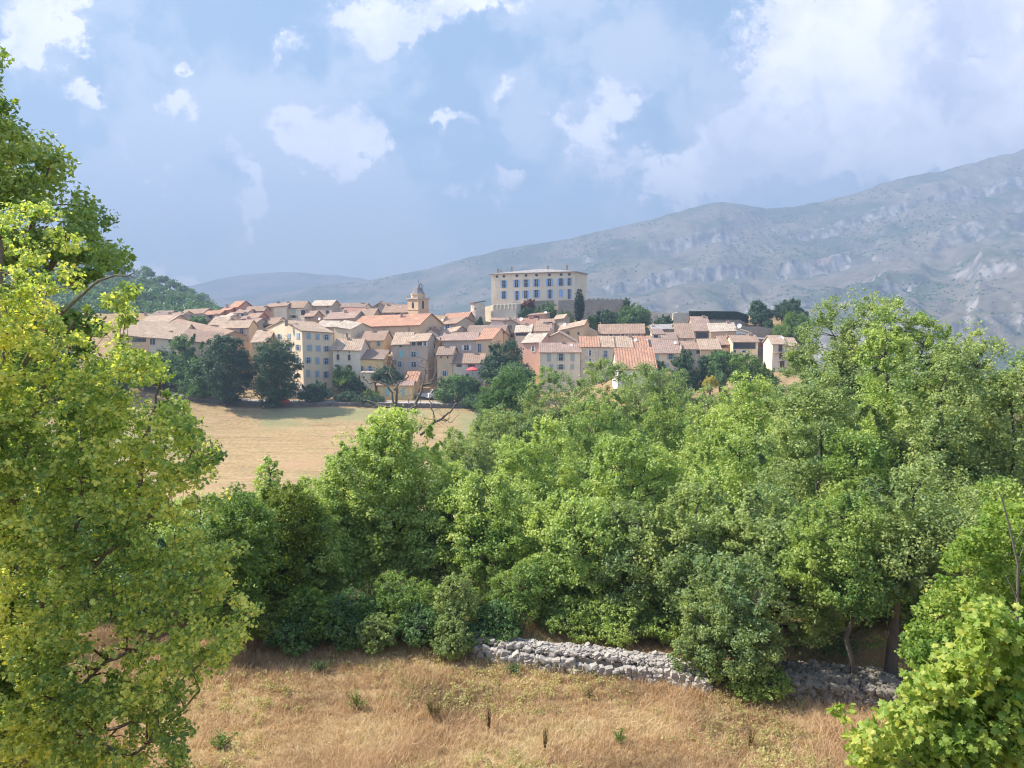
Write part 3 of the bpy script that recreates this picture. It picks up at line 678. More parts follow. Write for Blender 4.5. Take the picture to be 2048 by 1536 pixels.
    for s in ch.split(';'):                    # chimneys given by photo position of their top on the ridge or slope
        if not s.strip(): continue
        x, y = map(float, s.split(',')); cx_, cy_ = zp(Z, x, y); t_ = .45 if roof != 'M' else .6
        yy = A.y+n.y*dep*t_+d.y*L*((x-xl)/max(1, xr-xl)); q = P(cx_, cy_, yy); c = MB(); hh = 1.8
        c.box(q+Vector((-.38, -.28, -hh)), Vector((.76, 0, 0)), Vector((0, .56, 0)), Vector((0, 0, hh-.2))); c.box(q+Vector((-.46, -.36, -.2)), Vector((.92, 0, 0)), Vector((0, .72, 0)), Vector((0, 0, .1)))
        c.box(q+Vector((-.34, -.24, -.1)), Vector((.2, 0, 0)), Vector((0, .48, 0)), Vector((0, 0, .16))); c.box(q+Vector((.14, -.24, -.1)), Vector((.2, 0, 0)), Vector((0, .48, 0)), Vector((0, 0, .16)))
        c.build('chimney', CHIM, rf, base)
    for s in dish.split(';'):
        if not s.strip(): continue
        f = list(map(float, s.split(','))); x, y = f[:2]; rr = f[2] if len(f) > 2 else .42; cx_, cy_ = zp(Z, x, y)
        q = P(cx_, cy_, A.y+n.y*dep*.3-.3); c = MB(); nrm = Vector((-.45+.9*rg.random()*0, -1, .45)).normalized(); a = nrm.orthogonal().normalized(); b = nrm.cross(a)
        R0 = [q+(a*math.cos(6.2832*i/12)+b*math.sin(6.2832*i/12))*rr for i in range(12)]; ctr = q-nrm*rr*.3
        for i in range(12): c.poly([R0[i], R0[(i+1) % 12], ctr]); c.poly([R0[(i+1) % 12]-nrm*.04, R0[i]-nrm*.04, ctr-nrm*.04])
        c.tube(ctr, q+nrm*rr*.7, .025); c.tube(ctr, ctr+Vector((0, .25, -.9)), .035)
        c.build('satellite_dish', WHITE, e, base)
    return e, A, B, d, n, L, dep, base, pt
def balcony(h, Z, x0, x1, y, D, out=.9, hh=1.0):
    """slab and iron railing fixed to a facade"""
    e, A, B, d, n, L, dep, base, pt = h; cL = zp(Z, x0, y); cR = zp(Z, x1, y); r0 = P(*cL, 1); r1 = P(*cR, 1); nn = -n
    a = r0*(A.dot(nn)/r0.dot(nn)); b = r1*(A.dot(nn)/r1.dot(nn)); m2 = MB(); m2.box(a-Vector((0, 0, .12)), b-a, nn*out, Vector((0, 0, .12))); s = m2.build('balcony', WM['grey'], e, base)
    r_ = MB(); f0 = a+nn*(out-.05); k = max(4, int((b-a).length/.16))
    for i in range(k+1): p = f0+(b-a)*(i/k); r_.tube(p, p+Vector((0, 0, hh)), .012, 4)
    r_.tube(f0+Vector((0, 0, hh)), f0+(b-a)+Vector((0, 0, hh)), .03, 4); r_.build('railing', IRON, s, base)
H = house
# ---------------- back rows
H(1, 262, 1405, 1530, 395, 385, -25, 'small red-walled house just left of the red gabled house on the skyline', rise=1.2, wall='red', rc='orange', dep=7)
H(1, 264, 1530, 1645, 350, 346, -38, 'red house with the highest gable at the left end of the village skyline', rise=2.0, wall='red', rc='orange', sx=1825, wins='1580,375,50,38,d', swins='1735,350,12,12,d', ch='1735,292')
H(1, 252, 1745, 1975, 398, 388, -20, 'long salmon-red house below the red skyline gable', rise=1.4, wall='red', rc='terra', sx=2045, dep=8, wins='1810,430,60,35,W;1900,425,45,35,W', ch='1990,330')
H(1, 247, 1600, 1748, 428, 426, -12, 'narrow house with a band of white windows among the red houses', rise=1.2, wall='pale', rc='terra', dep=7, wins='1640,452,40,28,w;1700,450,50,28,w')
H(1, 240, 1690, 1905, 495, 478, -25, 'red house with a low roof stepped below the long salmon-red one', rise=1.3, wall='red', rc='terra', sx=2015, dep=8)
H(1, 232, 1700, 1872, 555, 548, -10, 'small stone house with a pink-brown roof below the red houses', rise=1.2, wall='stone', rc='pinkish', dep=7, wins='1868,585,18,60,d')
H(1, 258, 1190, 1395, 452, 440, -8, 'orange-roofed house with a dark balcony on the left skyline', rise=1.3, wall='brown', rc='orange', dep=8, wins='1290,472,50,40,d', ch='1335,425')
H(1, 264, 900, 1185, 445, 428, -6, 'long low house on the skyline at the foot of the wooded hill', rise=1.6, wall='grey', rc='terra', dep=9, ch='1040,415;1130,430')
H(1, 243, 1330, 1500, 505, 490, -14, 'house with a flat grey-beige roof behind the white house', rise=1.0, wall='pale', rc='sand', dep=8)
H(1, 246, 1490, 1590, 462, 458, -14, 'pale narrow house squeezed between the red houses on the left', rise=.9, wall='pale', rc='sand', dep=6)
H(1, 257, 492, 700, 492, 490, -14, 'grey house with a brown roof highest at the left below the wooded hill', rise=2.4, wall='grey', rc='brown', dep=10, wins='512,515,26,30,d;610,510,22,32,d', ch='640,410;700,420')
H(1, 262, 360, 490, 528, 500, -10, 'leftmost brown-roofed house at the foot of the wooded hill', rise=1.8, wall='brown', rc='brown', dep=9)
H(1, 251, 690, 885, 500, 478, -16, 'house with an awning and dark loggias left of the round village tree', rise=1.8, wall='cream', rc='terra', dep=9, wins='710,515,32,32,d;760,508,26,36,d;845,500,70,32,d', ch='765,410')
H(1, 249, 885, 1000, 500, 520, -20, 'brown gable house beside the round village tree', roof='G', rise=1.6, wall='brown', rc='terra', dep=10)
H(2, 262, 300, 466, 345, 332, -8, 'house with a cream attic band above a grey wall on the skyline', rise=1.2, wall='pale', rc='terra', dep=8, wins='345,455,60,80,K')
H(2, 265, 180, 300, 350, 345, -18, 'dull house left of the cream attic band', rise=1.2, wall='brown', rc='terra', dep=8, ch='270,328')
H(2, 263, 482, 690, 352, 350, -22, 'pale house with pale green shutters and a reddish roof on the skyline', rise=2.0, wall='pale', rc='terra', sx=795, dep=9, wins='560,395,44,60,G;560,468,50,34,g', swins='700,415,90,60,d', ch='490,278')
H(2, 247, 698, 815, 465, 462, -30, 'small house with an orange roof above three dark openings', rise=1.6, wall='brown', rc='terra', sx=935, dep=7, wins='722,478,30,30,d;762,478,30,30,d;795,476,18,26,d')
H(2, 263, 792, 1050, 326, 322, -30, 'stone house with a small square window under its gable on the skyline', rise=1.6, wall='stone', rc='sand', sx=1150, dep=9, wins='995,345,18,20,d;990,410,42,44,d', ch='905,300', dish='880,365;1080,410;1015,425')
H(2, 268, 1070, 1460, 355, 352, -5, 'long low house with a loggia right of the stone gable house', rise=1.4, wall='pale', rc='brown', dep=9, wins='1270,385,34,34,k;1340,385,46,38,d', ch='1435,290;1465,292', dish='1280,325;1250,322')
H(2, 254, 1180, 1440, 435, 432, -4, 'reddish roof house in the middle of the old quarter', rise=1.8, wall='stone', rc='red', dep=8, ch='1190,425')
H(2, 240, 950, 1332, 508, 490, -10, 'long house with a big brownish roof in front of the old quarter', rise=2.0, wall='stone', rc='pinkish', dep=11, wins='1180,540,40,18,d')
H(2, 243, 1332, 1562, 487, 478, -8, 'plain house with a pink-brown roof left of the church', rise=2.6, wall='stone', rc='terra', dep=11, wins='1395,520,16,22,d', ch='1565,450', dish='1585,410')
H(2, 264, 1570, 1760, 350, 352, -18, 'stone gable house on the skyline left of the bell tower', roof='G', rise=1.5, wall='stone', rc='terra', dep=9, wins='1632,335,16,20,d', dish='1635,368,.6')
H(2, 250, 1700, 2005, 418, 416, -6, 'house with a large dark opening beside the bell tower', rise=2.4, wall='stone', rc='terra', dep=10, wins='1910,455,105,60,d', dish='1915,350')
H(2, 236, 60, 330, 578, 562, -8, 'cream house with two small square windows behind the tall block', rise=1.8, wall='cream', rc='terra', dep=9, wins='165,598,36,36,v;218,598,36,36,v', ch='365,525')
H(2, 218, 1078, 1285, 600, 634, -24, 'cream house with paired windows between the tall block and the church', rise=1.6, wall='cream', rc='sand', dep=11, wins='1210,705,36,55,K;1243,708,16,50,d', ch='1060,590')
H(2, 222, 850, 1075, 600, 606, -10, 'grey-roofed house just behind the tall block roof', rise=1.6, wall='grey', rc='sand', dep=9, dish='885,495', ch='940,540')
# ---------------- left side long roofs
H(1, 207, 130, 492, 702, 738, 6, 'large tiled farmhouse half hidden behind the maple at the left', rise=3.8, wall='beige', rc='light', dep=19, wins='320,765,34,50,v;375,768,30,46,v;430,770,30,46,v', ch='605,560;110,590')
H(1, 206, 492, 905, 736, 768, 8, 'long terraced house with a big orange-brown roof, left middle', rise=4.0, wall='cream', rc='light', dep=20, wins='545,790,28,72,v;790,785,36,46,v', ch='625,640;715,655')
H(1, 205, 905, 1312, 768, 815, 4, 'low end of the long terrace running down to the dark round trees', rise=2.6, wall='beige', rc='terra', dep=13, ch='780,650')
H(1, 228, 742, 1445, 562, 722, -38, 'long brown house with a sloping eave line stepping down to the trees', rise=1.3, wall='brown', rc='terra', dep=7, wins='1035,678,30,30,d;1155,712,34,36,v;1225,716,20,30,d;1310,728,20,26,d', ch='1300,655')
H(1, 236, 360, 745, 560, 548, -10, 'house with a broad light-orange roof behind the farmhouse', rise=2.2, wall='beige', rc='light', dep=12, ch='370,550')
H(1, 229, 1272, 1450, 572, 582, -12, 'white house with a pointed orange roof beside the round village tree', rise=2.2, wall='white', rc='light', dep=8, wins='1360,645,30,30,d', ch='1395,540')
H(1, 224, 1398, 1775, 614, 604, -18, 'beige house with one tall grey-shuttered window above the dark trees', rise=1.9, wall='beige', rc='light', sx=1890, dep=8, wins='1686,652,34,76,a', ch='1655,545')
H(1, 207, 1815, 2020, 800, 790, 2, 'small yellow-roofed house between the dark trees and the tall block', rise=3.0, wall='ochre', rc='light', dep=13)
# ---------------- church
ch_ = H(3, 232, 405, 1272, 602, 574, -24, 'long beige church with an orange tiled roof below the bell tower', rise=3.1, wall='beige', rc='orange', sx=1552, dep=14, wins='572,668,26,62,k;822,656,26,62,k;1142,650,26,92,k', swins='1412,615,16,18,d', name='church', cat='church', over=.5)
H(3, 226, 1310, 1520, 705, 700, -6, 'small building with a reddish barrel-like gable at the foot of the church', roof='G', rise=1.7, wall='pale', rc='red', dep=7, over=.25)
H(3, 243, 1555, 1748, 572, 558, -32, 'stone house with grey-blue shutters right of the church', rise=1.8, wall='stone', rc='terra', sx=1975, dep=10, wins='1632,602,44,62,a')
H(3, 251, 1590, 1885, 500, 478, -10, 'orange-roofed house with a roof terrace left of the round tower', rise=1.6, wall='brown', rc='orange', dep=9, ch='1590,490;1730,455', dish='1570,500,.6;1830,430')
H(3, 229, 1500, 1742, 700, 655, -22, 'low stone house with a sloping roof below the stone house by the church', rise=1.3, wall='stone', rc='light', sx=1870, dep=7, dish='1578,655')
H(3, 222, 1420, 1700, 752, 735, -6, 'low lean-to roof between the church and the grey house', roof='M', rise=.8, wall='stone', rc='sand', dep=6)
# ---------------- tall block and neighbours
H(2, 200, 666, 1062, 652, 678, 43, 'tall five-storey cream block with blue-grey shutters', rise=2.6, wall='cream', rc='light', sx=215, dep=13, name='apartment_house',
  wins='750,715,46,68,A;865,727,44,66,A;978,732,36,62,a;762,866,60,70,A;872,874,56,70,A;978,881,36,66,a;746,1028,36,72,a;862,1033,44,80,A;975,1040,36,76,a;745,1196,44,84,A;860,1202,44,82,A;972,1210,36,78,a',
  swins='275,728,28,56,a;375,726,28,62,a;500,722,36,66,A;618,714,36,66,A;500,870,28,66,a;615,862,28,66,a;618,1026,26,74,a;400,880,28,60,a', ch='590,555;890,600;465,505')
H(2, 196, 462, 645, 1378, 1400, 4, 'small white garage at the foot of the tall cream block', roof='M', rise=1.2, wall='white', rc='light', dep=5, wins='495,1465,28,105,v', name='garage', cat='garage')
H(2, 204, 1060, 1412, 893, 902, -3, 'white house with a pale tiled roof and two brown windows next to the tall block', rise=2.7, wall='pale', rc='light', dep=10, wins='1127,985,32,66,V;1270,990,32,66,V;1128,917,12,26,d;1271,922,12,26,d;1115,1096,55,24,V;1262,1104,60,32,V')
H(2, 215, 1392, 1712, 776, 770, -10, 'yellow-ochre house with grey-green shutters below the church', rise=2.4, wall='ochre', rc='terra', sx=1825, dep=11, wins='1412,812,24,56,G;1520,820,26,56,g;1645,814,26,56,g;1520,922,18,42,g;1640,920,18,44,g')
H(2, 204, 1412, 1702, 1012, 1018, -4, 'yellow house with a terrace door and brown lean-to roof', roof='M', rise=1.9, wall='yellow', rc='brown', dep=7, wins='1436,1132,30,56,a;1540,1140,30,70,a')
H(2, 208, 1705, 1855, 1062, 1066, -6, 'low yellow house with a light-orange roof before the tall stone house', rise=2.6, wall='ochre', rc='orange', dep=12)
H(2, 211, 1440, 1815, 1000, 985, -4, 'orange-tiled roof house tucked below the yellow-ochre house', rise=1.8, wall='ochre', rc='light', dep=9, wins='1790,915,22,60,d', ch='1620,960')
H(3, 199, 515, 695, 1192, 1196, -3, 'garden room with a terrace on its roof beside the bushes', roof='F', wall='cream', rc='sand', dep=5, wins='560,1245,20,22,d', name='outbuilding', cat='outbuilding')
# big stone houses in the middle
h1 = H(3, 208, 925, 1146, 828, 824, -4, 'tall stone house with one turquoise shuttered window', rise=3.0, wall='grey', rc='light', dep=12, wins='1034,846,36,24,d;1044,945,52,82,C;1022,1078,40,68,a', ch='1105,735')
h2 = H(3, 207.6, 1147, 1372, 792, 782, -6, 'tall stone house with an open attic gallery beside the turquoise window', rise=1.8, wall='grey', rc='light', sx=1480, dep=12, wins='1200,815,46,50,d;1275,812,60,50,d;1342,815,34,50,w;1198,952,52,62,a;1200,1082,56,70,a;1305,1036,14,28,d', ch='1265,735')
H(3, 216, 1425, 1510, 792, 790, -2, 'narrow ochre house in the gap behind the tall stone house', rise=1.0, wall='ochre', rc='terra', dep=8, wins='1455,840,18,60,v;1455,955,28,52,V')
H(3, 203, 1500, 1692, 962, 958, -5, 'beige stone house with a crumbling tile roof like a turret', rise=1.9, wall='beige', rc='brown', dep=9, wins='1550,990,18,28,d;1635,990,18,28,d;1600,1080,32,58,K;1596,1195,38,62,a')
H(3, 215, 1560, 1998, 778, 772, -5, 'wide grey house with a satellite dish on its facade', rise=1.9, wall='grey', rc='pinkish', dep=11, wins='1875,868,60,66,w;1848,956,26,42,d;1700,860,60,6,d', dish='1905,810,.7')
H(4, 214, 332, 535, 1024, 1016, -12, 'beige house with one big blue-shuttered window above the pink wall', rise=2.7, wall='beige', rc='orange', sx=745, dep=13, wins='376,1126,34,104,b', ch='520,985')
h3 = H(4, 203, 20, 150, 1322, 1322, -3, 'pale grey low house left of the pink wall', rise=2.2, wall='pale', rc='terra', dep=9, wins='125,1353,40,30,v')
H(4, 202.5, 151, 425, 1322, 1322, -3, 'low pale pink house behind the red parasol', rise=2.2, wall='palepink', rc='terra', dep=9, wins='272,1353,42,30,v')
H(3, 196, 735, 1182, 1348, 1352, -2, 'small yellow building with two turquoise doors by the road', rise=.9, wall='yellow', rc='pinkish', dep=5, wins='860,1432,40,92,C;1062,1432,40,92,C', name='outbuilding', cat='outbuilding')
H(3, 200, 1088, 1232, 1302, 1300, -2, 'orange lean-to behind the small yellow building', roof='M', rise=1.9, wall='beige', rc='orange', dep=6, name='outbuilding', cat='outbuilding')
# ---------------- under the castle
H(4, 240, 686, 888, 790, 830, -10, 'tall grey-brown house with a narrow double window under the castle', roof='G', rise=1.0, wall='stone', rc='terra', dep=9, wins='750,858,26,46,d;780,858,20,46,d;772,963,46,48,v')
H(4, 243, 527, 686, 772, 780, -6, 'blank white house wall under the castle bastion', roof='M', rise=.5, wall='palepink', rc='terra', dep=7, dish='530,835,.55')
H(4, 229, 215, 692, 945, 937, -8, 'house with a wide brown roof below the bastion', rise=2.2, wall='stone', rc='brown', dep=12, ch='205,955')
H(4, 250, 1002, 1215, 712, 698, -20, 'pink house with a small window right under the castle rampart', roof='M', rise=.5, wall='pink', rc='terra', sx=1285, dep=8, wins='1110,735,34,36,v', dish='1220,675,.6')
H(4, 243, 862, 1105, 822, 826, -6, 'house with a red roof beside the pink house', rise=1.8, wall='brown', rc='red', dep=8, dish='908,755,.6')
H(4, 240, 1108, 1335, 822, 815, -4, 'pale house with four small square windows in a row', roof='M', rise=1.2, wall='pale', rc='terra', dep=7, wins='1222,808,28,22,v;1270,804,16,24,v;1297,804,16,24,v')
H(4, 241, 1338, 1455, 760, 745, -34, 'stone house with a gable right of the four small windows', rise=1.2, wall='stone', rc='light', sx=1530, dep=8, ch='1430,715')
H(4, 227, 838, 1035, 930, 918, -6, 'house with a wide dark loggia under a beige roof', rise=1.9, wall='pale', rc='sand', dep=9, wins='925,952,160,34,d')
H(4, 232, 1065, 1290, 884, 878, -3, 'narrow terracotta roof strip above three arched windows', rise=1.3, wall='pink', rc='terra', dep=6)
H(4, 223, 1082, 1262, 918, 915, -3, 'cream attic with three narrow arched windows', roof='M', rise=.8, wall='cream', rc='terra', dep=6, wins='1110,948,14,32,d;1138,946,14,32,d;1168,946,14,32,d')
H(4, 226, 1395, 1712, 905, 835, -16, 'ochre house with a steep lean-to roof and a red shuttered window', roof='S', rise=1.4, wall='ochre', rc='light', dep=9, wins='1510,936,22,44,r;1645,940,26,30,d', ch='1480,815', dish='1465,825,.6')
H(4, 211, 932, 1160, 1060, 1054, -26, 'pink house with a salmon side wall and a beige roof', rise=2.2, wall='pink', rc='sand', sx=1315, dep=11, wins='1066,1138,30,62,w', ch='1065,980', dish='1020,945')
H(4, 214, 1165, 1625, 1035, 1062, -6, 'wide beige gable house behind the white house', roof='G', rise=2.6, wall='beige', rc='light', dep=12, wins='1316,1078,36,80,K', over=.3)
h4 = H(4, 202, 1152, 1668, 1182, 1180, -2, 'white house with grey-green shutters under a pink-brown roof', rise=2.2, wall='pale', rc='pinkish', dep=8, wins='1270,1245,44,88,G;1420,1243,48,88,g;1568,1243,44,88,G;1420,1368,48,60,g;1300,1366,40,56,G;1566,1366,40,56,G', dish='1545,1095,.5')
h5 = H(5, 203, 137, 368, 856, 858, -3, 'grey stone house with white window frames next to the white house', rise=2.4, wall='palestone', rc='orange', dep=11, wins='257,934,26,66,w;257,1060,28,92,w', ch='370,795')
balcony(h5, 5, 205, 310, 1112, 203)
h6 = H(5, 203.4, 370, 560, 857, 861, -3, 'grey house with a pale blue balcony door', rise=2.6, wall='pale', rc='light', dep=11, wins='455,948,26,84,b;455,1050,50,50,a', ch='570,745')
balcony(h6, 5, 415, 495, 1010, 203)
H(5, 203.8, 562, 800, 861, 862, -3, 'stone house with a wide low attic opening', rise=2.6, wall='stone', rc='light', dep=11, wins='700,928,108,24,v', dish='835,765,.5')
H(5, 204.2, 802, 1000, 862, 864, -3, 'stone house with a tiny window at the end of the terrace row', rise=2.7, wall='stone', rc='orange', dep=11, wins='908,896,24,40,v', ch='990,760', dish='975,780,.6')
H(5, 228, 370, 950, 690, 684, -8, 'long brown house with four small windows behind the terrace row', rise=2.6, wall='brown', rc='terra', sx=1060, dep=11, wins='525,706,36,20,w;675,703,36,20,w;810,709,22,24,w;880,708,22,24,w', ch='660,600;840,600')
H(5, 222, 1062, 1200, 700, 698, -3, 'small house with a white framed window behind the terrace end', roof='M', rise=1.2, wall='pale', rc='brown', dep=6, wins='1100,722,54,30,w')
H(5, 230, 1060, 1372, 640, 628, -5, 'house with a dull grey flat roof below the garden trees', roof='M', rise=1.1, wall='darkstone', rc='greyroof', dep=8, ch='1065,580', dish='1330,628,.6')
H(5, 217, 1195, 1372, 768, 766, -3, 'house with a deep shaded loggia under a brown roof', roof='M', rise=1.6, wall='palepink', rc='brown', dep=7, wins='1262,795,110,48,d')
H(5, 219, 1028, 1190, 775, 775, -3, 'pinkish house with a dark horizontal window', roof='M', rise=.9, wall='pink', rc='terra', dep=6, wins='1080,803,90,26,v')
H(5, 203, 1030, 1405, 937, 936, -3, 'cream house with a wide pink tiled roof and pale green shutters', rise=3.1, wall='cream', rc='pinkish', dep=12, wins='1114,980,36,70,G;1290,980,44,70,a;1250,1092,44,60,G', ch='1160,845;1193,835', dish='1345,800,.4')
H(5, 223, 1372, 1590, 744, 744, -4, 'pale house with a steep terracotta roof and a single green shutter', rise=4.0, wall='pale', rc='terra', dep=14, wins='1468,790,20,56,g', ch='1600,570', dish='1540,795,.6')
h7 = H(5, 226, 1594, 1798, 650, 650, -3, 'house with a huge dark picture window', rise=4.0, wall='stone', rc='pinkish', dep=14, wins='1690,712,156,88,d')
H(6, 224, 262, 592, 662, 652, -4, 'beige house with two red shuttered windows', rise=2.2, wall='beige', rc='sand', dep=10, wins='345,730,54,46,R;462,728,36,42,r', dish='630,585,.7')
H(6, 223, 595, 792, 628, 688, -4, 'white house with a single sloping roof and two grey windows', roof='M', rise=.4, wall='white', rc='sand', dep=7, wins='625,712,56,50,A;686,716,34,44,d')
H(6, 207, -80, 134, 888, 888, -3, 'low house with a faded terracotta roof behind the fir tree', rise=1.9, wall='grey', rc='terra', dep=9, wins='102,922,44,44,a')
H(6, 206, 135, 388, 889, 887, -3, 'low beige house with a bright patched roof above the green trees', rise=2.5, wall='beige', rc='light', dep=10, wins='282,934,28,30,d', ch='370,800')
H(6, 215, 385, 548, 830, 826, -3, 'small house with a red-framed window under a terracotta roof', rise=2.2, wall='beige', rc='terra', dep=10, wins='430,850,60,34,r')
h8 = H(6, 211, 552, 872, 796, 792, -3, 'house with a long glazed loggia above a cream wall', rise=1.6, wall='cream', rc='terra', dep=9, wins='697,842,280,78,d;574,918,24,40,d;690,915,44,26,w')
H(6, 216, 880, 1062, 760, 770, -3, 'dark ruined stone house with a red arched shutter', roof='F', wall='darkstone', rc='greyroof', dep=8, wins='915,830,68,72,R;998,850,26,40,w')
h9 = H(6, 201, 1060, 1216, 822, 822, -3, 'last pale house on the right with three brown shuttered doors', rise=2.0, wall='pale', rc='light', dep=9, wins='1157,868,48,86,V;1168,966,46,72,V;1178,1078,54,92,V', dish='1170,748,.7')
balcony(h9, 6, 1075, 1225, 926, 201); balcony(h9, 6, 1130, 1225, 1030, 201)
H(6, 201.6, 1217, 1375, 842, 846, -3, 'blank-walled right half of the last pale house by the tall oaks', rise=1.9, wall='cream', rc='light', dep=9)
H(5, 178, 612, 1098, 1142, 1132, -3, 'bright orange tiled roof house rising out of the woods', rise=4.4, wall='white', rc='orange', dep=16, wins='660,1185,60,60,d', ch='1000,1105')

# ---------------- castle
c_ = H(4, 278, 528, 1592, 182, 150, -15, 'large cream castle with blue shutters crowning the village', roof='H', rise=1.7, wall='castle', rc='greyroof', sx=1752, dep=17, over=.7, name='castle', cat='castle',
  wins='600,212,34,34,o;690,208,38,34,o;855,202,38,34,o;973,198,38,34,o;1108,194,38,34,o;1272,190,38,34,o;1422,186,38,34,o;1527,184,38,34,o;'
       '690,308,44,92,b;852,302,44,92,b;973,298,44,92,b;1105,293,44,92,b;1272,287,44,92,b;1420,282,44,92,b;1527,279,34,92,b;600,305,26,86,K;600,452,26,86,K;'
       '690,448,44,94,b;858,456,34,116,b;970,442,44,98,b;1105,432,44,94,b;1280,436,36,112,b;1420,424,50,90,B;1528,436,30,124,b',
  ch='615,112;655,128;790,88;1250,72;1498,64')
def ring_wall(name, label, Z, D, pts, yb, matk, thick=1.0, merl=None, th=0, cat='wall'):
    """rampart: top line through zoom points, going down to the terrain; merlons as part of it"""
    q = [P(*zp(Z, x, y), D+dd) for x, y, dd in pts]; m2 = MB(); base = q[0].copy(); base.z = terf(q[0].x, q[0].y)
    for a, b in zip(q[:-1], q[1:]):
        za = min(terf(a.x, a.y)-1, a.z-2); zb_ = min(terf(b.x, b.y)-1, b.z-2); bk = Vector((0, thick, 0))
        a0 = Vector((a.x, a.y, za)); b0 = Vector((b.x, b.y, zb_)); m2.hexa([a0, b0, b0+bk, a0+bk, a, b, b+bk, a+bk])
    e = empty(name, tuple(base), label, cat); m2.build('masonry', WM[matk], e, base)
    if merl:
        for x, y, dd in merl:
            p = P(*zp(Z, x, y), D+dd); k = MB(); k.box(p-Vector((.45, 0, .9)), Vector((.9, 0, 0)), Vector((0, .6, 0)), Vector((0, 0, .95))); k.build('merlon', WM[matk], e, base)
    return e
ring_wall('rampart', 'long grey castle rampart with square merlons behind the cypress', 5, 268, [(-150, 262, 0), (0, 258, 0), (220, 250, 0), (700, 250, -1)], 0, 'rampart', merl=[(x, 238, 0) for x in (245, 305, 365, 420, 480, 535, 590, 650)])
ring_wall('terrace_wall', 'castle terrace wall with a railing in front of the blue french windows', 4, 269, [(800, 520, 0), (930, 548, -1), (1130, 520, -.5), (1330, 512, 0)], 0, 'rampart')
ring_wall('garden_wall', 'pale terrace wall right of the rampart under the trees', 5, 262, [(700, 395, 0), (860, 330, 0), (1010, 400, 0), (1110, 415, 0), (1340, 425, 0)], 0, 'palestone')
ring_wall('garden_wall', 'ruined stone wall with an arch left of the dark clipped hedge', 5, 255, [(1320, 430, 0), (1380, 412, 0), (1540, 420, 0), (1590, 490, 0)], 0, 'palestone')
ring_wall('garden_wall', 'long retaining wall below the dark clipped hedge', 6, 250, [(0, 480, 0), (300, 482, 0), (610, 498, 2), (745, 560, 6)], 0, 'rampart')
ring_wall('garden_wall', 'lower grey terrace wall between the hedge and the green round tree', 6, 240, [(590, 600, 0), (900, 600, 0), (1120, 630, 0), (1340, 740, 0)], 0, 'rampart')
ring_wall('garden_wall', 'broken pale wall corner beside the ochre house under the castle', 5, 236, [(205, 520, 0), (225, 530, 0), (240, 600, 0), (340, 650, 0), (372, 700, 0)], 0, 'palestone')
def tower():
    D = 258; c = P(*zp(4, 357, 640), D+3); r0 = 85/ZS/FPX*D*1.08; zt = P(*zp(4, 357, 556), D).z; zc = P(*zp(4, 357, 650), D).z; zb = terf(c.x, c.y)-1
    base = Vector((c.x, c.y, zb)); e = empty('round_tower', tuple(base), 'round castle tower with a sloping tiled cap left of the bastion', 'tower')
    m2 = MB(); m2.cyl((c.x, c.y, zc), r0, zt-zc, 24); m2.cyl((c.x, c.y, zc-.35), r0*1.06, .35, 24); m2.cyl((c.x, c.y, zb), r0*1.12, zc-.35-zb, 24, r0*1.0); m2.build('wall', WM['palestone'], e, base)
    k = MB(); n = 24; lo = [Vector((c.x+math.cos(6.2832*i/n)*r0*1.12, c.y+math.sin(6.2832*i/n)*r0*1.12, zt-.25+.9*(.5+.5*math.cos(6.2832*i/n)))) for i in range(n)]; hi = [p+Vector((0, 0, .35)) for p in lo]
    k.poly(hi, [(p.x, p.y) for p in hi]); k.poly(lo[::-1])
    for i in range(n): k.poly([lo[i], lo[(i+1) % n], hi[(i+1) % n], hi[i]])
    k.build('roof', RM['brown'], e, base)
    w_ = MB(); p = P(*zp(4, 320, 622), c.y-r0-.05); w_.box(p-Vector((.15, 0, .4)), Vector((.3, 0, 0)), Vector((0, .3, 0)), Vector((0, 0, .8))); w_.build('loophole', GLASS, e, base)
tower()
def bastion():
    D = 262; e = empty('bastion', tuple(P(*zp(4, 640, 780), D)), 'pale stone bastion with a row of arched corbels under the castle', 'bastion'); base = e.location.copy()
    a = P(*zp(4, 445, 600), D+3); b = P(*zp(4, 560, 575), D); c = P(*zp(4, 852, 560), D-3); d = P(*zp(4, 960, 560), D+9); m2 = MB(); bk = Vector((0, 9, 0))
    for p, q in ((a, b), (b, c), (c, d)):
        p0 = Vector((p.x, p.y, terf(p.x, p.y)-2)); q0 = Vector((q.x, q.y, terf(q.x, q.y)-2)); m2.hexa([p0, q0, q0+bk, p0+bk, p, q, q+bk, p+bk])
    m2.build('wall', WM['pale'], e, base)
    k = MB(); v = c-b; L = v.length; v.normalize(); nn = Vector((v.y, -v.x, 0)); up = Vector((0, 0, 1))
    z0 = b.z+.2
    N = 6
    for i in range(N+1):                          # corbels joined by little round arches carrying a parapet
        p = b+v*(L*i/N); p.z = c.z*(i/N)+b.z*(1-i/N)-.2; k.box(p-v*.14-up*1.5, v*.28, nn*.55, up*1.5)
    for i in range(N):
        for j in range(6):
            t0, t1 = math.pi*j/6, math.pi*(j+1)/6; w_ = L/N/2; cxp = b+v*(L*(i+.5)/N); cxp.z = (c.z*((i+.5)/N)+b.z*(1-(i+.5)/N))-.6
            p0 = cxp-v*math.cos(t0)*w_*.8+up*math.sin(t0)*.55; p1 = cxp-v*math.cos(t1)*w_*.8+up*math.sin(t1)*.55; tp0 = Vector((p0.x, p0.y, cxp.z+.8)); tp1 = Vector((p1.x, p1.y, cxp.z+.8))
            k.hexa([p0, p1, p1+nn*.5, p0+nn*.5, tp0, tp1, tp1+nn*.5, tp0+nn*.5])
    k.build('corbel_arches', WM['white'], e, base)
bastion()
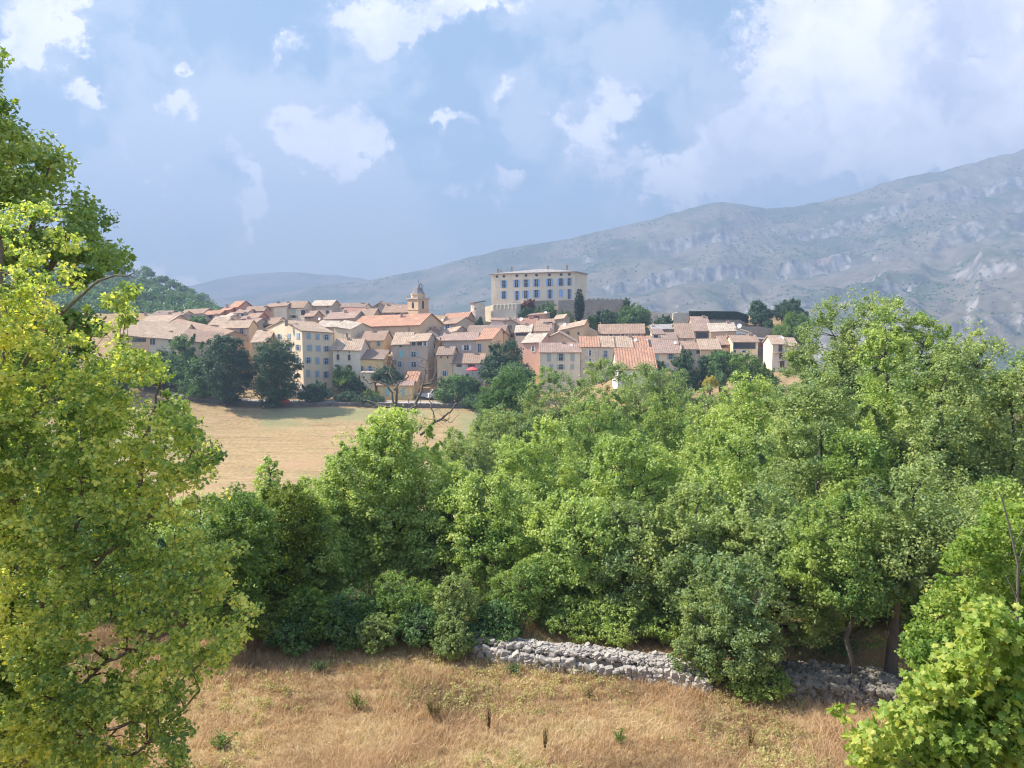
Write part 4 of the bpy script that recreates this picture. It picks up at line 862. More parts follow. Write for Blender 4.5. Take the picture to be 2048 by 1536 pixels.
def belfry():
    D = 246; th = R(-38); d = Vector((math.cos(th), math.sin(th), 0)); n = Vector((-math.sin(th), math.cos(th), 0)); up = Vector((0, 0, 1))
    # the near corner stands between the two visible faces
    K = P(*zp(3, 1258, 400), D); uL = P(*zp(3, 1118, 400), 1).x; S = (K.x-uL*K.y)/(d.x-uL*d.y); S = max(4.2, min(6.5, S))
    zz = lambda y: P(*zp(3, 1258, y), D).z
    zb = terf(K.x, K.y)-1; base = Vector((K.x, K.y, zb)); e = empty('bell_tower', tuple(base), 'square stone bell tower with an octagonal cap and iron bell cage', 'bell tower')
    o = K-d*S; o.z = 0
    def blk(m2, inset, z0, z1): a = o+d*inset+n*inset; a = Vector((a.x, a.y, z0)); m2.box(a, d*(S-2*inset), n*(S-2*inset), up*(z1-z0))
    m2 = MB(); blk(m2, 0, zb, zz(383)); blk(m2, -.15, zz(383), zz(376)); blk(m2, .1, zz(376), zz(246)); m2.build('wall', WM['beige'], e, base)
    c2 = MB(); blk(c2, -.3, zz(246), zz(238)); blk(c2, -.15, zz(238), zz(230)); c2.build('cornice', WM['grey'], e, base)
    ctr = o+d*S/2+n*S/2
    p2 = MB(); oc = MB(); r1 = S*.46; oc.cyl((ctr.x, ctr.y, zz(230)), r1, zz(188)-zz(230), 8); oc.cyl((ctr.x, ctr.y, zz(188)), r1*1.08, .3, 8); oc.build('octagonal_drum', WM['beige'], e, base)
    rf = MB(); z0 = zz(188)+.3; h = zz(72)-z0; prof = [(1.0, 0), (.74, .28), (.58, .52), (.42, .76), (.2, .93), (.02, 1.0)]
    for (a, t0), (b, t1) in zip(prof[:-1], prof[1:]): rf.cyl((ctr.x, ctr.y, z0+h*t0), r1*a, h*(t1-t0), 8, r1*b, cap=False)
    rf.build('roof', RM['greyroof'], e, base)
    cg = MB(); zt = z0+h
    for i in range(6):
        a = 6.2832*i/6; q = Vector((ctr.x+math.cos(a)*.75+.9, ctr.y+math.sin(a)*.75, zt-1.9)); cg.tube(q, q+up*1.9, .07, 4); q2 = Vector((ctr.x+.9, ctr.y, zt+.9)); cg.tube(q+up*1.9, q2, .06, 4)
    cg.tube((ctr.x+.3, ctr.y, zt-.3), (ctr.x+.3, ctr.y, zt+1.9), .06, 4); cg.tube((ctr.x-.2, ctr.y, zt+1.3), (ctr.x+.8, ctr.y, zt+1.3), .05, 4); cg.cyl((ctr.x+.9, ctr.y, zt-1.2), .38, .55, 8, .15); cg.build('bell_cage', IRON, e, base)
    fn = MB()                                     # corner finials on the cornice
    for s_, t_ in ((0, 0), (1, 0), (1, 1), (0, 1)): q = o+d*(S*s_)+n*(S*t_); fn.cyl((q.x, q.y, zz(230)), .22, .9, 6, .08)
    fn.build('finials', WM['grey'], e, base)
    for (c0, du, nn, y0, y1, ww) in ((o+d*S*.5, d, -n, 365, 302, 1.0), (K+n*S*.45, n, d, 368, 282, .9)):
        z0, z1 = zz(y0), zz(y1); pts = []; c0 = Vector((c0.x, c0.y, 0))+nn*(-.1+.03)
        for s_, z in ((-1, z0), (1, z0), (1, z1)): pts.append(c0+du*s_*ww/2+up*z)
        for i in range(1, 6): a = math.pi*i/6; pts.append(c0+du*math.cos(a)*ww/2+up*(z1+math.sin(a)*ww/2))
        pts.append(c0-du*ww/2+up*z1); f = MB(); f.poly(pts); 
        f.build('bell_opening', GLASS, e, base)
belfry()
# ---------------- small village things
def parasol():
    D = 198.5; p = P(*zp(4, 290, 1400), D); g = p.z-2.2; base = Vector((p.x, p.y, g)); e = empty('parasol', tuple(base), 'red parasol open on the terrace of the pale pink house', 'parasol')
    c = MB(); n = 8; r_ = 1.7; top = p+Vector((0, 0, .75)); R0 = [Vector((p.x+math.cos(6.2832*i/n)*r_, p.y+math.sin(6.2832*i/n)*r_, p.z)) for i in range(n)]
    for i in range(n): a, b = R0[i], R0[(i+1) % n]; c.poly([a, b, top]); c.poly([a, b, b-Vector((0, 0, .25)), a-Vector((0, 0, .25))])
    c.build('canopy', REDM, e, base); q = MB(); q.tube(base-Vector((0, 0, 2)), top, .04, 6); q.build('pole', IRON, e, base)
parasol()
def vehicle(label, px, py, D, L, H_, body, van=False, rz=0.0):
    p = P(px, py, D); g = terf(p.x, p.y)+.75; base = Vector((p.x, D, g)); e = empty('parked_van' if van else 'parked_car', tuple(base), label, 'van' if van else 'car'); e.rotation_euler = (0, 0, rz)
    W_ = 1.75; prof = [(-.5, .12), (-.5, .42), (-.47, .55), (-.30, .60), (-.18, 1.0), (.22, 1.0), (.36, .62), (.48, .55), (.5, .40), (.5, .12)] if not van else [(-.5, .1), (-.5, .5), (-.44, .62), (-.30, 1.0), (.46, 1.0), (.5, .9), (.5, .1)]
    b = MB(); pts = [(x*L, z*H_) for x, z in prof]; n = len(pts)
    b.poly([(x, -W_/2, z) for x, z in pts]); b.poly([(x, W_/2, z) for x, z in pts][::-1])
    for i in range(n): a, c = pts[i], pts[(i+1) % n]; b.poly([(a[0], -W_/2, a[1]), (a[0], W_/2, a[1]), (c[0], W_/2, c[1]), (c[0], -W_/2, c[1])])
    b.build('body', body, e)
    g_ = MB()
    if van: g_.poly([(-.40*L, -W_/2-.01, .62*H_), (-.18*L, -W_/2-.01, .62*H_), (-.18*L, -W_/2-.01, .92*H_), (-.31*L, -W_/2-.01, .92*H_)]); g_.poly([(-.445*L, -.7, .63*H_), (-.445*L, .7, .63*H_), (-.312*L, .7, .97*H_), (-.312*L, -.7, .97*H_)])
    else: g_.poly([(-.27*L, -W_/2-.01, .62*H_), (.32*L, -W_/2-.01, .62*H_), (.20*L, -W_/2-.01, .94*H_), (-.17*L, -W_/2-.01, .94*H_)])
    g_.build('window', GLASS, e)
    for x in (-.31, .31):
        for s in (-1, 1):
            w_ = MB(); c = Vector((x*L, s*(W_/2-.1), .32)); n = 14
            A_ = [c+Vector((math.cos(6.2832*i/n)*.32, -.1, math.sin(6.2832*i/n)*.32)) for i in range(n)]; B_ = [q+Vector((0, .22, 0)) for q in A_]
            w_.poly(A_); w_.poly(B_[::-1]); 
            for i in range(n): w_.poly([A_[i], B_[i], B_[(i+1) % n], A_[(i+1) % n]])
            w_.build('wheel', IRON, e)
vehicle('red car parked on the road by the white garage', 563, 801, 188.5, 3.9, 1.45, plain('red_car_paint', (.55, .03, .04), .3, .5, .03), rz=.15)
vehicle('white car parked left of the red car', 552, 801, 190.5, 3.9, 1.45, WHITE, rz=.1)
vehicle('white van parked beside the climbing plants right of the stone houses', 874, 766, 196, 4.6, 2.1, WHITE, van=True, rz=.3)
# road along the foot of the village, low wall and fence
def road():
    pts = [(330, 803, 189.5), (560, 808, 189), (640, 814, 189), (760, 826, 188), (860, 830, 187.6), (950, 833, 187.4), (1010, 835, 187.2)]
    q = []
    for x, y, D in pts: p = P(x, y, D); q.append((p.x, D))
    q = np.array(q); X0 = np.linspace(q[0, 0], q[-1, 0], 90); Yc = np.interp(X0, q[:, 0], q[:, 1]); W_ = 4.6
    off = np.linspace(0, W_, 6); XX, OF = np.meshgrid(X0, off, indexing='ij'); YY = np.repeat(Yc[:, None], 6, 1)+OF; ZZ = np.repeat(ter(X0, Yc+1.5)[:, None]+.75, 6, 1)
    o = grid_mesh('road', XX, YY, ZZ, plain('pale_asphalt', (.42, .38, .35), .9, .15, .15, .8)); tag(o, kind='structure')
    XX, OF = np.meshgrid(X0, np.array([W_, W_+.3, W_+1.2, W_+3]), indexing='ij'); YY = np.repeat(Yc[:, None], 4, 1)+OF; Z1 = np.repeat(ter(X0, Yc+1.5)[:, None], 4, 1)+np.array([.75, .75, .9, -.8])[None]
    tag(grid_mesh('verge', XX, YY, Z1, GROUND), kind='structure')
    C_ = []; S_ = []; rg = np.random.default_rng(9)
    for i in range(2400):
        x = rg.uniform(X0[0]+3, X0[-1]); y = np.interp(x, q[:, 0], q[:, 1]); z = terf(x, y); k = rg.integers(0, 5); C_.append([x, y-.25+rg.normal()*.04, z-.3+k*.27]); S_.append([rg.uniform(.18, .36), .22, .17])
    C_ = np.array(C_); S_ = np.array(S_); base = C_[0].copy(); e = empty('roadside_wall', tuple(base), 'low grey stone wall holding up the road above the meadow', 'wall'); link('masonry', stones('masonry', C_-base, S_, rg, STONE), plain('old_wall_stone', (.19, .17, .15), .9, .1, .4, 1.2), e)
    m2 = MB()
    for i in range(89): m2.hexa([Vector((X0[i+a], Yc[i+a]+b, float(ter(X0[i:i+2], Yc[i:i+2]+.5)[a])+c)) for c in (-.8, .72) for a, b in ((0, -.2), (1, -.2), (1, .15), (0, .15))])
    m2.build('wall_core', WM['stone'], e, base)
    fx = np.arange(X0[0]+22, X0[-1], 3.1); f0 = Vector((float(fx[0]), float(np.interp(fx[0], q[:, 0], q[:, 1])), 0)); f0.z = terf(f0.x, f0.y)+.7
    e = empty('roadside_fence', tuple(f0), 'thin post and rail fence on the low wall along the road', 'fence'); prev = None; rl = MB()
    for x in fx:
        y = float(np.interp(x, q[:, 0], q[:, 1])); p = Vector((x, y, terf(x, y+.5)+.72)); k = MB(); k.tube(p-Vector((0, 0, .1)), p+Vector((0, 0, 1.1)), .07, 6); k.build('post', plain('old_post', (.09, .07, .06)) if prev is None else bpy.data.materials['old_post'], e, f0)
        if prev is not None:
            for h in (1.0, .55): rl.tube(prev+Vector((0, 0, h)), p+Vector((0, 0, h)), .035, 4)
        prev = p
    rl.build('rail', bpy.data.materials['old_post'], e, f0)
road()
# driveway rising from the road to the stone houses
def drive():
    a = P(905, 828, 193); b = P(842, 790, 199); cs = []
    for i in range(12):
        t = i/11; x = a.x+(b.x-a.x)*t; y = a.y+(b.y-a.y)*t; z = max(terf(x, y), terf(x, y+1))+.8; cs.append([(x-3.0, y, z), (x, y+.2, z), (x+3.0, y, z)])
    c = np.array(cs); tag(grid_mesh('driveway', c[..., 0], c[..., 1], c[..., 2], bpy.data.materials['pale_asphalt']), kind='structure')
drive()
# ------------------------------------------------------------------ woods between the field and the village
O, OL, GY = L_OAK, L_OAKL, L_GREY
T = tree_px
# rearmost belt
T('round grey-green oak at the far edge of the woods, below the pink house', 1020, 742, 62, 900, 92, L_VIL, leaf=.2, lai=2.2)
T('grey-green oak of the far belt just in front of the white house with green shutters', 1110, 738, 68, 930, 84, GY, leaf=.2, lai=2.2)
T('broad oak of the far belt in front of the stone houses with balconies', 1205, 722, 82, 950, 76, GY, leaf=.19, lai=2.2)
T('oak with a domed crown partly hiding the bright orange roof', 1290, 728, 76, 930, 70, GY, leaf=.18, lai=2.2)
T('shadowed oak right of centre with a dark hollow below its crown', 1330, 790, 82, 1010, 56, O, leaf=.17, lai=2.3)
T('blue-green oak at the woods edge by the right end of the meadow', 1010, 818, 75, 960, 62, GY, leaf=.17, lai=2.2)
T('small grey bushy tree at the meadow edge right of the dead tree', 905, 858, 45, 990, 52, GY, leaf=.14, lai=2.0, name='small_tree')
T('low grey tree in front of the meadow, half hidden by oaks', 960, 868, 40, 1000, 50, GY, leaf=.14, lai=2.0, name='small_tree')
T('mid green oak in the hollow behind the front row, centre right', 1190, 800, 95, 1010, 52, O, leaf=.16, lai=2.3)
T('oak in the middle of the woods below the dark fir', 1420, 782, 60, 960, 60, GY, leaf=.17, lai=2.2)
# grey-topped big oaks behind on the right
T('tall grey-green oak at the back right rising above the hedge line', 1672, 606, 84, 930, 46, GY, leaf=.15, lai=2.2, lobes=.38, trunk=.25)
T('tall grey-green oak at the back right, its top against the mountain', 1752, 592, 85, 960, 44, GY, leaf=.15, lai=2.2, lobes=.38, trunk=.25)
T('dark oak behind the right-hand oaks with a rounded shoulder', 1850, 628, 78, 930, 42, O, leaf=.15, lai=2.2, lobes=.36, trunk=.22)
T('oak crown at the right edge of the woods behind the taller ones', 1960, 668, 85, 1000, 40, GY, leaf=.15, lai=2.2, lobes=.36, trunk=.22)
T('rear oak leaning into view at the right border', 2060, 700, 75, 1050, 38, O, leaf=.15, lai=2.0)
# upper middle right slope
T('light green oak top beside the dry hillock', 1500, 752, 60, 930, 38, OL, leaf=.13, lai=2.2, lobes=.36)
T('oak with pale leaves right of the dry hillock', 1575, 800, 72, 990, 35, OL, leaf=.13, lai=2.2, lobes=.36)
T('light oak top just left of the dry hillock', 1432, 815, 48, 1000, 36, OL, leaf=.13, lai=2.0, lobes=.36)
T('oak top at the far left end of the dry hillock, in the belt', 1360, 756, 52, 960, 68, GY, leaf=.17, lai=2.2)
T('low oak crown just under the dry hillock', 1400, 812, 48, 980, 50, OL, leaf=.15, lai=2.2)
T('oak crown under the last pale house', 1545, 768, 58, 980, 44, GY, leaf=.14, lai=2.2)
T('yellowish oak at the low end of the meadow behind the maples', 600, 962, 55, 1080, 40, OL, leaf=.13, lai=2.2)
T('dark oak at the low end of the meadow, left part', 480, 985, 70, 1120, 38, O, leaf=.13, lai=2.2)
# main oaks in front
T('oak with the spiky leader rising highest on the right', 1775, 628, 72, 1080, 30, OL, leaf=.12, lai=2.3, lobes=.42, trunk=.22, shoots=26)
T('large spreading oak in the centre of the right-hand woods', 1640, 740, 120, 1180, 28, GY, leaf=.115, lai=2.5, lobes=.34, trunk=.2, shoots=30)
T('wide oak crown filling the right part of the woods', 1880, 700, 130, 1150, 27, GY, leaf=.115, lai=2.4, lobes=.36, trunk=.24, shoots=30)
T('oak at the right border with a long bare limb', 2030, 740, 100, 1180, 25.5, GY, leaf=.11, lai=2.3, lobes=.36, trunk=.2, shoots=20)
T('tall oak in mid woods with a dark limb under its crown', 1735, 860, 110, 1240, 25, O, leaf=.11, lai=2.3, lobes=.36, trunk=.17, bx=1712, shoots=20)
T('pale oak in the upper middle of the woods', 1480, 860, 105, 1150, 31, OL, leaf=.12, lai=2.4, lobes=.36, shoots=20)
T('sunlit rounded oak in the middle of the picture', 1265, 872, 100, 1150, 33, OL, leaf=.125, lai=2.5, lobes=.34, shoots=20)
T('oak with a bright domed top above the centre', 1075, 842, 92, 1130, 36, OL, leaf=.13, lai=2.5, lobes=.34, shoots=20)
T('oak with a tall pointed crown in front of the meadow', 785, 818, 118, 1240, 29.5, OL, leaf=.125, lai=2.6, lobes=.42, trunk=.2, shoots=30, seed=91)
T('oak shoulder spreading left from the pointed crown', 685, 900, 96, 1240, 28, OL, leaf=.12, lai=2.6, lobes=.38, shoots=20)
T('green oak lit from the left, right of the pointed crown', 900, 930, 90, 1230, 28.5, OL, leaf=.12, lai=2.5, lobes=.36, shoots=16)
T('leafy oak in the shaded gap right of the pointed crown', 985, 950, 85, 1260, 27, OL, leaf=.12, lai=2.5, lobes=.34)
T('broad sunlit oak low in the centre', 1150, 985, 110, 1270, 25.5, OL, leaf=.115, lai=2.6, lobes=.36, shoots=20)
T('sunlit oak with yellow tips right of centre', 1265, 1010, 95, 1265, 24.8, GY, leaf=.11, lai=2.5, lobes=.36, shoots=20)
T('full round oak standing above the stone wall', 1395, 965, 120, 1290, 24, GY, leaf=.11, lai=2.6, lobes=.36, trunk=.2, shoots=24)
T('large grey-green oak in the lower right with hanging boughs', 1545, 985, 125, 1300, 23, GY, leaf=.105, lai=2.4, lobes=.38, trunk=.2, shoots=20)
T('bushy low oak spilling over the end of the wall into the field', 1470, 1120, 92, 1392, 20.6, GY, leaf=.09, lai=2.6, lobes=.34, trunk=.14, bx=1478, name='bushy_oak', shoots=20)
T('oak with the straight thin trunk standing before the shaded wall', 1690, 1000, 112, 1215, 20.2, O, leaf=.095, lai=2.3, lobes=.38, trunk=.085, bx=1712, shoots=16, drop=False)
T('oak with the thick forked trunk beside the yellow-green bush', 1835, 930, 140, 1200, 20.4, GY, leaf=.095, lai=2.4, lobes=.38, trunk=.19, bx=1782, shoots=20, drop=False)
T('shaded oak behind the yellow-green bush at the right border', 1990, 960, 100, 1270, 22, O, leaf=.10, lai=2.2, lobes=.36)
T('dark green young oak filling the shade below the right-hand crowns', 1640, 1185, 90, 1345, 24.5, O, leaf=.10, lai=2.2, name='young_oak')
T('shaded young oak behind the two bare trunks', 1760, 1180, 90, 1350, 24.5, O, leaf=.10, lai=2.2, name='young_oak')
T('shaded young oak at the far right under the crowns', 1890, 1190, 90, 1350, 25, O, leaf=.10, lai=2.2, name='young_oak')
# left of centre behind the maple
T('yellow-green maple right beside the pale meadow corner', 560, 968, 78, 1250, 25, leafmat('yellow_green_leaf', [(0, (.07, .12, .025)), (.4, (.13, .20, .03)), (.75, (.22, .28, .04)), (1, (.34, .36, .06))]), leaf=.10, lai=2.4, lobes=.36, name='maple_tree')
T('green maple in the shade behind the yellowing maple', 455, 985, 90, 1290, 23, L_LIME, leaf=.10, lai=2.2, lobes=.36, name='maple_tree')
T('light slender oak at the left edge of the oak row', 610, 985, 82, 1275, 26, OL, leaf=.11, lai=2.4, lobes=.36)
T('small bright green tree tip poking up against the pale meadow', 540, 915, 30, 1040, 27, OL, leaf=.11, lai=2.0, name='young_tree', shoots=4)
T('green tree filling the gap behind the maple, beside the meadow corner', 400, 985, 95, 1280, 31, OL, leaf=.12, lai=2.2)
T('green tree behind the maple at mid height, left part', 260, 960, 105, 1290, 33, L_VIL, leaf=.13, lai=2.2)
T('dark tree behind the maple stems near the left border', 110, 940, 110, 1290, 35, O, leaf=.13, lai=2.2)
T('low green tree behind the lower maple twigs', 330, 1090, 100, 1300, 25, L_VIL, leaf=.11, lai=2.2)
T('low shaded tree behind the maple base', 180, 1080, 110, 1310, 26, O, leaf=.11, lai=2.2)
T('tree in the shade at the left border below the tall oak', 20, 1050, 110, 1320, 27, O, leaf=.11, lai=2.0)
# shrubs along the edge of the field
def S(label, cx, yt, hw, yb, D, m, **kw):
    kw.setdefault('leaf', .07); kw.setdefault('lai', 2.4); kw.setdefault('lobes', .5); kw.setdefault('trunk', .04); kw.setdefault('shoots', 26); kw.setdefault('cl', .105)
    kw.setdefault('name', 'shrub'); kw.setdefault('cat', 'shrub')
    return T(label, cx, yt, hw, yb, D, m, **kw)
S('yellow-green shrub at the left end of the field edge', 625, 1178, 58, 1285, 23.2, L_LIME)
S('dark low shrub behind the maple at the field edge', 545, 1195, 62, 1290, 23.6, O)
S('brownish shrub with sparse twigs at the left field edge', 700, 1185, 52, 1300, 22.8, L_VIL)
S('small pale shrub standing out before the dark shrubs', 752, 1232, 34, 1305, 22.3, GY)
S('brownish thorny shrub between the pale and the tall light shrub', 835, 1215, 44, 1303, 22.7, L_VIL)
S('low spreading shrub at the left field edge touching the maple', 590, 1230, 50, 1298, 22.6, L_VIL)
S('dark hollow-shaded shrub left of centre', 800, 1150, 68, 1300, 24, O)
S('tall light green shrub at the centre of the field edge', 912, 1150, 40, 1300, 22.9, GY)
S('low pale shrub at the foot of the tall light one', 905, 1238, 36, 1308, 22.0, GY)
S('olive shrub between the light shrub and the start of the wall', 985, 1205, 50, 1300, 22.9, L_VIL)
S('dark green shrub right behind the left end of the wall', 1060, 1120, 70, 1300, 24.4, O)
S('rounded shrub behind the left half of the wall', 1150, 1200, 62, 1310, 23.6, O)
S('green shrub overhanging the middle of the wall', 1235, 1195, 60, 1315, 23.4, OL)
S('dark shrub behind the wall next to the bushy oak', 1330, 1200, 66, 1320, 23.6, O)
S('grey-green sprawling bush hiding the right end of the sunny wall', 1405, 1225, 52, 1400, 20.7, GY)
S('low bush at the foot of the bushy oak', 1520, 1320, 52, 1415, 19.9, O)
S('leafy undergrowth bush on top of the shaded wall', 1640, 1270, 70, 1365, 23.2, L_VIL)
S('undergrowth bush on top of the shaded wall between the trunks', 1755, 1265, 66, 1362, 23.4, O)
S('undergrowth bush on the wall behind the yellow-green bush', 1880, 1280, 70, 1370, 23.0, O)

# dead tree rising behind the pointed oak
def dead():
    D = 33; rg = np.random.default_rng(3); L = []
    def br(pts, w0, w1, dd=0):
        q = [P(x, y, D+dd+(k*.12 if k else 0)) for k, (x, y) in enumerate(pts)]
        q = np.array([list(a) for a in q]); n = len(q)
        t = np.linspace(0, 1, n); tt = np.linspace(0, 1, n*3)
        q = np.stack([np.interp(tt, t, q[:, i]) for i in range(3)], 1); q[1:-1] += rg.normal(size=(len(q)-2, 3))*.02
        w_ = np.linspace(w0, w1, len(q))/FPX*D/2*1.05; L.append((q, w_)); return q
    subs = []
    subs += [br([(800, 1000), (790, 900), (788, 820), (795, 780), (790, 765), (779, 745), (786, 722), (790, 715)], 9, 1.6)]
    subs += [br([(788, 815), (783, 783), (770, 768), (752, 762), (738, 768), (727, 757), (722, 752)], 5, 1.2)]
    subs += [br([(788, 780), (798, 765), (812, 757), (818, 752)], 4, 1.3, .3)]
    subs += [br([(779, 745), (768, 748)], 2, 1), br([(790, 722), (784, 716), (772, 712)], 2.2, 1), br([(786, 730), (791, 722)], 2, 1)]
    subs += [br([(830, 820), (832, 805), (842, 785), (846, 770), (858, 768), (868, 756), (872, 738), (870, 726)], 7, 1.5, 1)]
    subs += [br([(858, 768), (874, 764), (882, 752)], 3, 1, 1), br([(846, 770), (850, 748), (852, 728), (856, 715)], 3, 1, 1), br([(850, 748), (862, 738)], 2, 1, 1)]
    subs += [br([(788, 818), (765, 813), (745, 805), (730, 800), (727, 801)], 5, 1.6, -.5), br([(765, 813), (752, 812), (742, 815)], 2, 1, -.5)]
    subs += [br([(840, 870), (866, 846), (885, 836), (900, 823), (912, 808), (925, 804), (938, 798)], 5.5, 1.3, .5)]
    subs += [br([(868, 845), (868, 830), (862, 815), (860, 800), (858, 780)], 4, 1.2, .5), br([(885, 836), (896, 842)], 2, 1, .5), br([(912, 808), (908, 800), (914, 792)], 2, 1, .5)]
    subs += [br([(866, 846), (880, 840), (894, 842), (902, 846)], 2.2, 1, .5), br([(800, 900), (830, 860), (848, 850)], 6, 4, .5), br([(795, 830), (812, 825), (832, 812)], 6, 5, .5)]
    for s in list(subs):
        for _ in range(5):
            i = rg.integers(2, len(s)); a = s[i]; d = rg.normal(size=3)*[.5, .2, .45]+[0, 0, .25]
            L.append((np.array([a, a+d*.35+rg.normal(size=3)*.03, a+d*.7]), np.array([.013, .010, .006])))
    b = P(800, 1000, D); g = terf(b.x, D); L.append((np.array([[b.x, D, g-.3], [b.x+.05, D, (g+b.z)/2], [b.x, D, b.z]]), np.array([.16, .13, .10])))
    base = np.array([b.x, D, g]); e = empty('dead_tree', tuple(base), 'leafless dead tree with crooked grey branches above the pointed oak', 'dead tree')
    link('branches', tubes_mesh('branches', [(p-base, r_) for p, r_ in L], 6), BARKG, e)
dead()
# ------------------------------------------------------------------ foreground trees whose crowns are traced by real outlines
def inside(poly, x, y):
    c = np.zeros(len(x), bool); n = len(poly)
    for i in range(n):
        x0, y0 = poly[i]; x1, y1 = poly[(i+1) % n]
        k = ((y0 > y) != (y1 > y)) & (x < (x1-x0)*(y-y0)/((y1-y0) or 1e-9)+x0); c ^= k
    return c
def poly_tree(name, label, poly, D, thick, nclump, cr, nleaf, leaf, tmpl, mat_, stems, seed=1, trunk_mat=None, twig=.006, cat='tree', flat=.7, density=None, jit=.8, sprays=.35, stw=1.0):
    """stems: list of ([(px,py,D)...], w0, w1) widths in metres; first stem starts at the ground"""
    rg = np.random.default_rng(seed); xs = [p[0] for p in poly]; ys = [p[1] for p in poly]; PX = []; 
    while len(PX) < nclump:
        x = rg.uniform(min(xs), max(xs), 4000); y = rg.uniform(min(ys), max(ys), 4000); k = inside(poly, x, y)
        if density is not None: k &= rg.random(4000) < density(x, y)
        PX += list(zip(x[k], y[k]))
    PX = PX[:nclump]; cc = []
    for x, y in PX:
        e_ = thick*(rg.random()**.8)*rg.choice([-.45, 1.0]); cc.append(list(P(x, y, max(1.5, D+e_))))
    cc = np.array(cc); cr = cr*rg.uniform(.6, 1.35, len(cc)); ctr = cc.mean(0)+np.array([0, .5*thick, -.5])
    k_ = rg.random(len(cc)) < sprays
    pos, nrm = clump_leaves(cc, cr, nleaf, rg, ctr, jit=jit, flat=flat)
    keep = rg.random(len(pos)) < np.repeat(np.where(k_, .6, 1.0), nleaf)
    pos, nrm = pos[keep], nrm[keep]
    L = []; first = None
    for pts, w0, w1 in stems:
        q = np.array([list(P(a, b, d)) for a, b, d in pts]); t = np.linspace(0, 1, len(q)); tt = np.linspace(0, 1, len(q)*4)
        q = np.stack([np.interp(tt, t, q[:, i]) for i in range(3)], 1)
        kk = np.convolve(np.pad(q[:, 0], 2, 'edge'), np.ones(5)/5, 'valid'); q[1:-1, 0] = kk[1:-1]
        q[1:-1] += rg.normal(size=(len(q)-2, 3))*.012*stw
        L.append((q, np.linspace(w0, w1, len(q))))
        if first is None: first = q[0]
    g = terf(first[0], first[1]); base = np.array([first[0], first[1], g])
    if first[2] > g: L.append((np.array([base-[0, 0, .3], (base+first)/2, first]), np.array([stems[0][1]*1.25, stems[0][1]*1.1, stems[0][1]])))
    nodes = np.concatenate([p for p, r_ in L]); nr = np.concatenate([r_ for p, r_ in L]); order = np.argsort(np.linalg.norm(cc-nodes.mean(0), axis=1)); tw = []
    nodes = list(map(tuple, nodes)); nr = list(nr); NA = np.array(nodes); NR = np.array(nr)
    for i in order:
        d_ = np.linalg.norm(NA-cc[i], axis=1)+np.maximum(0, NA[:, 2]-cc[i][2]+.05)*1.2; j = np.argmin(d_)
        l = limb(NA[j], cc[i]+(cc[i]-NA[j])*.1, min(NR[j]*.7, twig*3), twig*.6, rg, 5, .06); tw.append(l)
        NA = np.concatenate([NA, l[0][1:4]]); NR = np.concatenate([NR, l[1][1:4]])
    e = empty(name, tuple(base), label, cat)
    leaves('crown', pos, nrm, leaf*rg.uniform(.6, 1.3, len(pos)), tmpl, rg, mat_, e, base)
    link('trunk', tubes_mesh('trunk', [(p-base, r_) for p, r_ in L], 8), trunk_mat or BARKG, e)
    link('twigs', tubes_mesh('twigs', [(p-base, r_) for p, r_ in tw], 5), BARKR if trunk_mat is None else trunk_mat, e)
    return e
# tall dark oak behind the maple, far left
poly_tree('oak_tree', 'tall dark oak reaching highest at the left border behind the yellowing maple',
    [(-260, 150), (-60, 60), (0, 128), (14, 170), (16, 215), (50, 222), (58, 250), (38, 275), (60, 290), (115, 275), (145, 290), (120, 330), (112, 380), (80, 395), (130, 410), (165, 388), (205, 420), (222, 460), (200, 480), (215, 500), (235, 515), (220, 545), (180, 560), (190, 700), (230, 850), (200, 1000), (100, 1150), (-260, 1150)],
    12.6, 2.4, 620, .26, 150, .105, OAKLEAF, L_OAK, [([(30, 1250, 13.5), (20, 1000, 13.5), (0, 780, 13.6), (-10, 500, 13.4), (-20, 200, 13.3)], .2, .05), ([(0, 780, 13.6), (90, 560, 12.6), (160, 430, 12.2)], .09, .025), ([(5, 700, 13.6), (60, 480, 13), (100, 330, 12.6)], .08, .02)], seed=5, flat=.85, density=lambda x, y: np.clip(smooth(.30, .55, vnoise(x*.02+3, y*.02, 8)*.6+vnoise(x*.05, y*.05, 9)*.4)+.06, 0, 1))
# the yellowing maple clump filling the left of the view
mp = [(-200, 430), (10, 405), (60, 395), (105, 420), (150, 440), (165, 500), (150, 560), (180, 600), (225, 590), (262, 560), (280, 575), (268, 640), (240, 668), (250, 700), (285, 690), (330, 715), (345, 740), (322, 770), (360, 790), (380, 830), (400, 868), (430, 880), (446, 930), (448, 980), (470, 1020), (452, 1060), (480, 1100), (452, 1150), (470, 1190), (520, 1215), (480, 1260), (495, 1290), (450, 1330), (420, 1350), (392, 1390), (380, 1450), (368, 1560), (-200, 1560)]
def mdens(x, y):
    gap = np.zeros(len(x)); 
    for gx, gy, r_ in ((250, 1290, 46), (305, 1255, 38), (190, 1340, 34), (300, 1420, 36), (235, 1475, 36), (380, 1240, 26), (300, 790, 34), (265, 845, 26), (350, 1010, 26), (170, 700, 30), (410, 960, 24), (340, 1350, 30), (300, 1500, 30)):
        gap = np.maximum(gap, np.exp(-((x-gx)**2+(y-gy)**2)/r_**2))
    lo = np.where(y > 1180, np.where(x > 150, .8, 1.0), 1.0)
    lo = lo*np.where(y < 560, .3, np.where(y < 680, .55, 1.0))
    return np.clip((1-gap*.85)*lo*(.22+.78*smooth(.30, .48, vnoise(x*.014, y*.014, 3)*.55+vnoise(x*.035, y*.035, 4)*.45)), .02, 1)
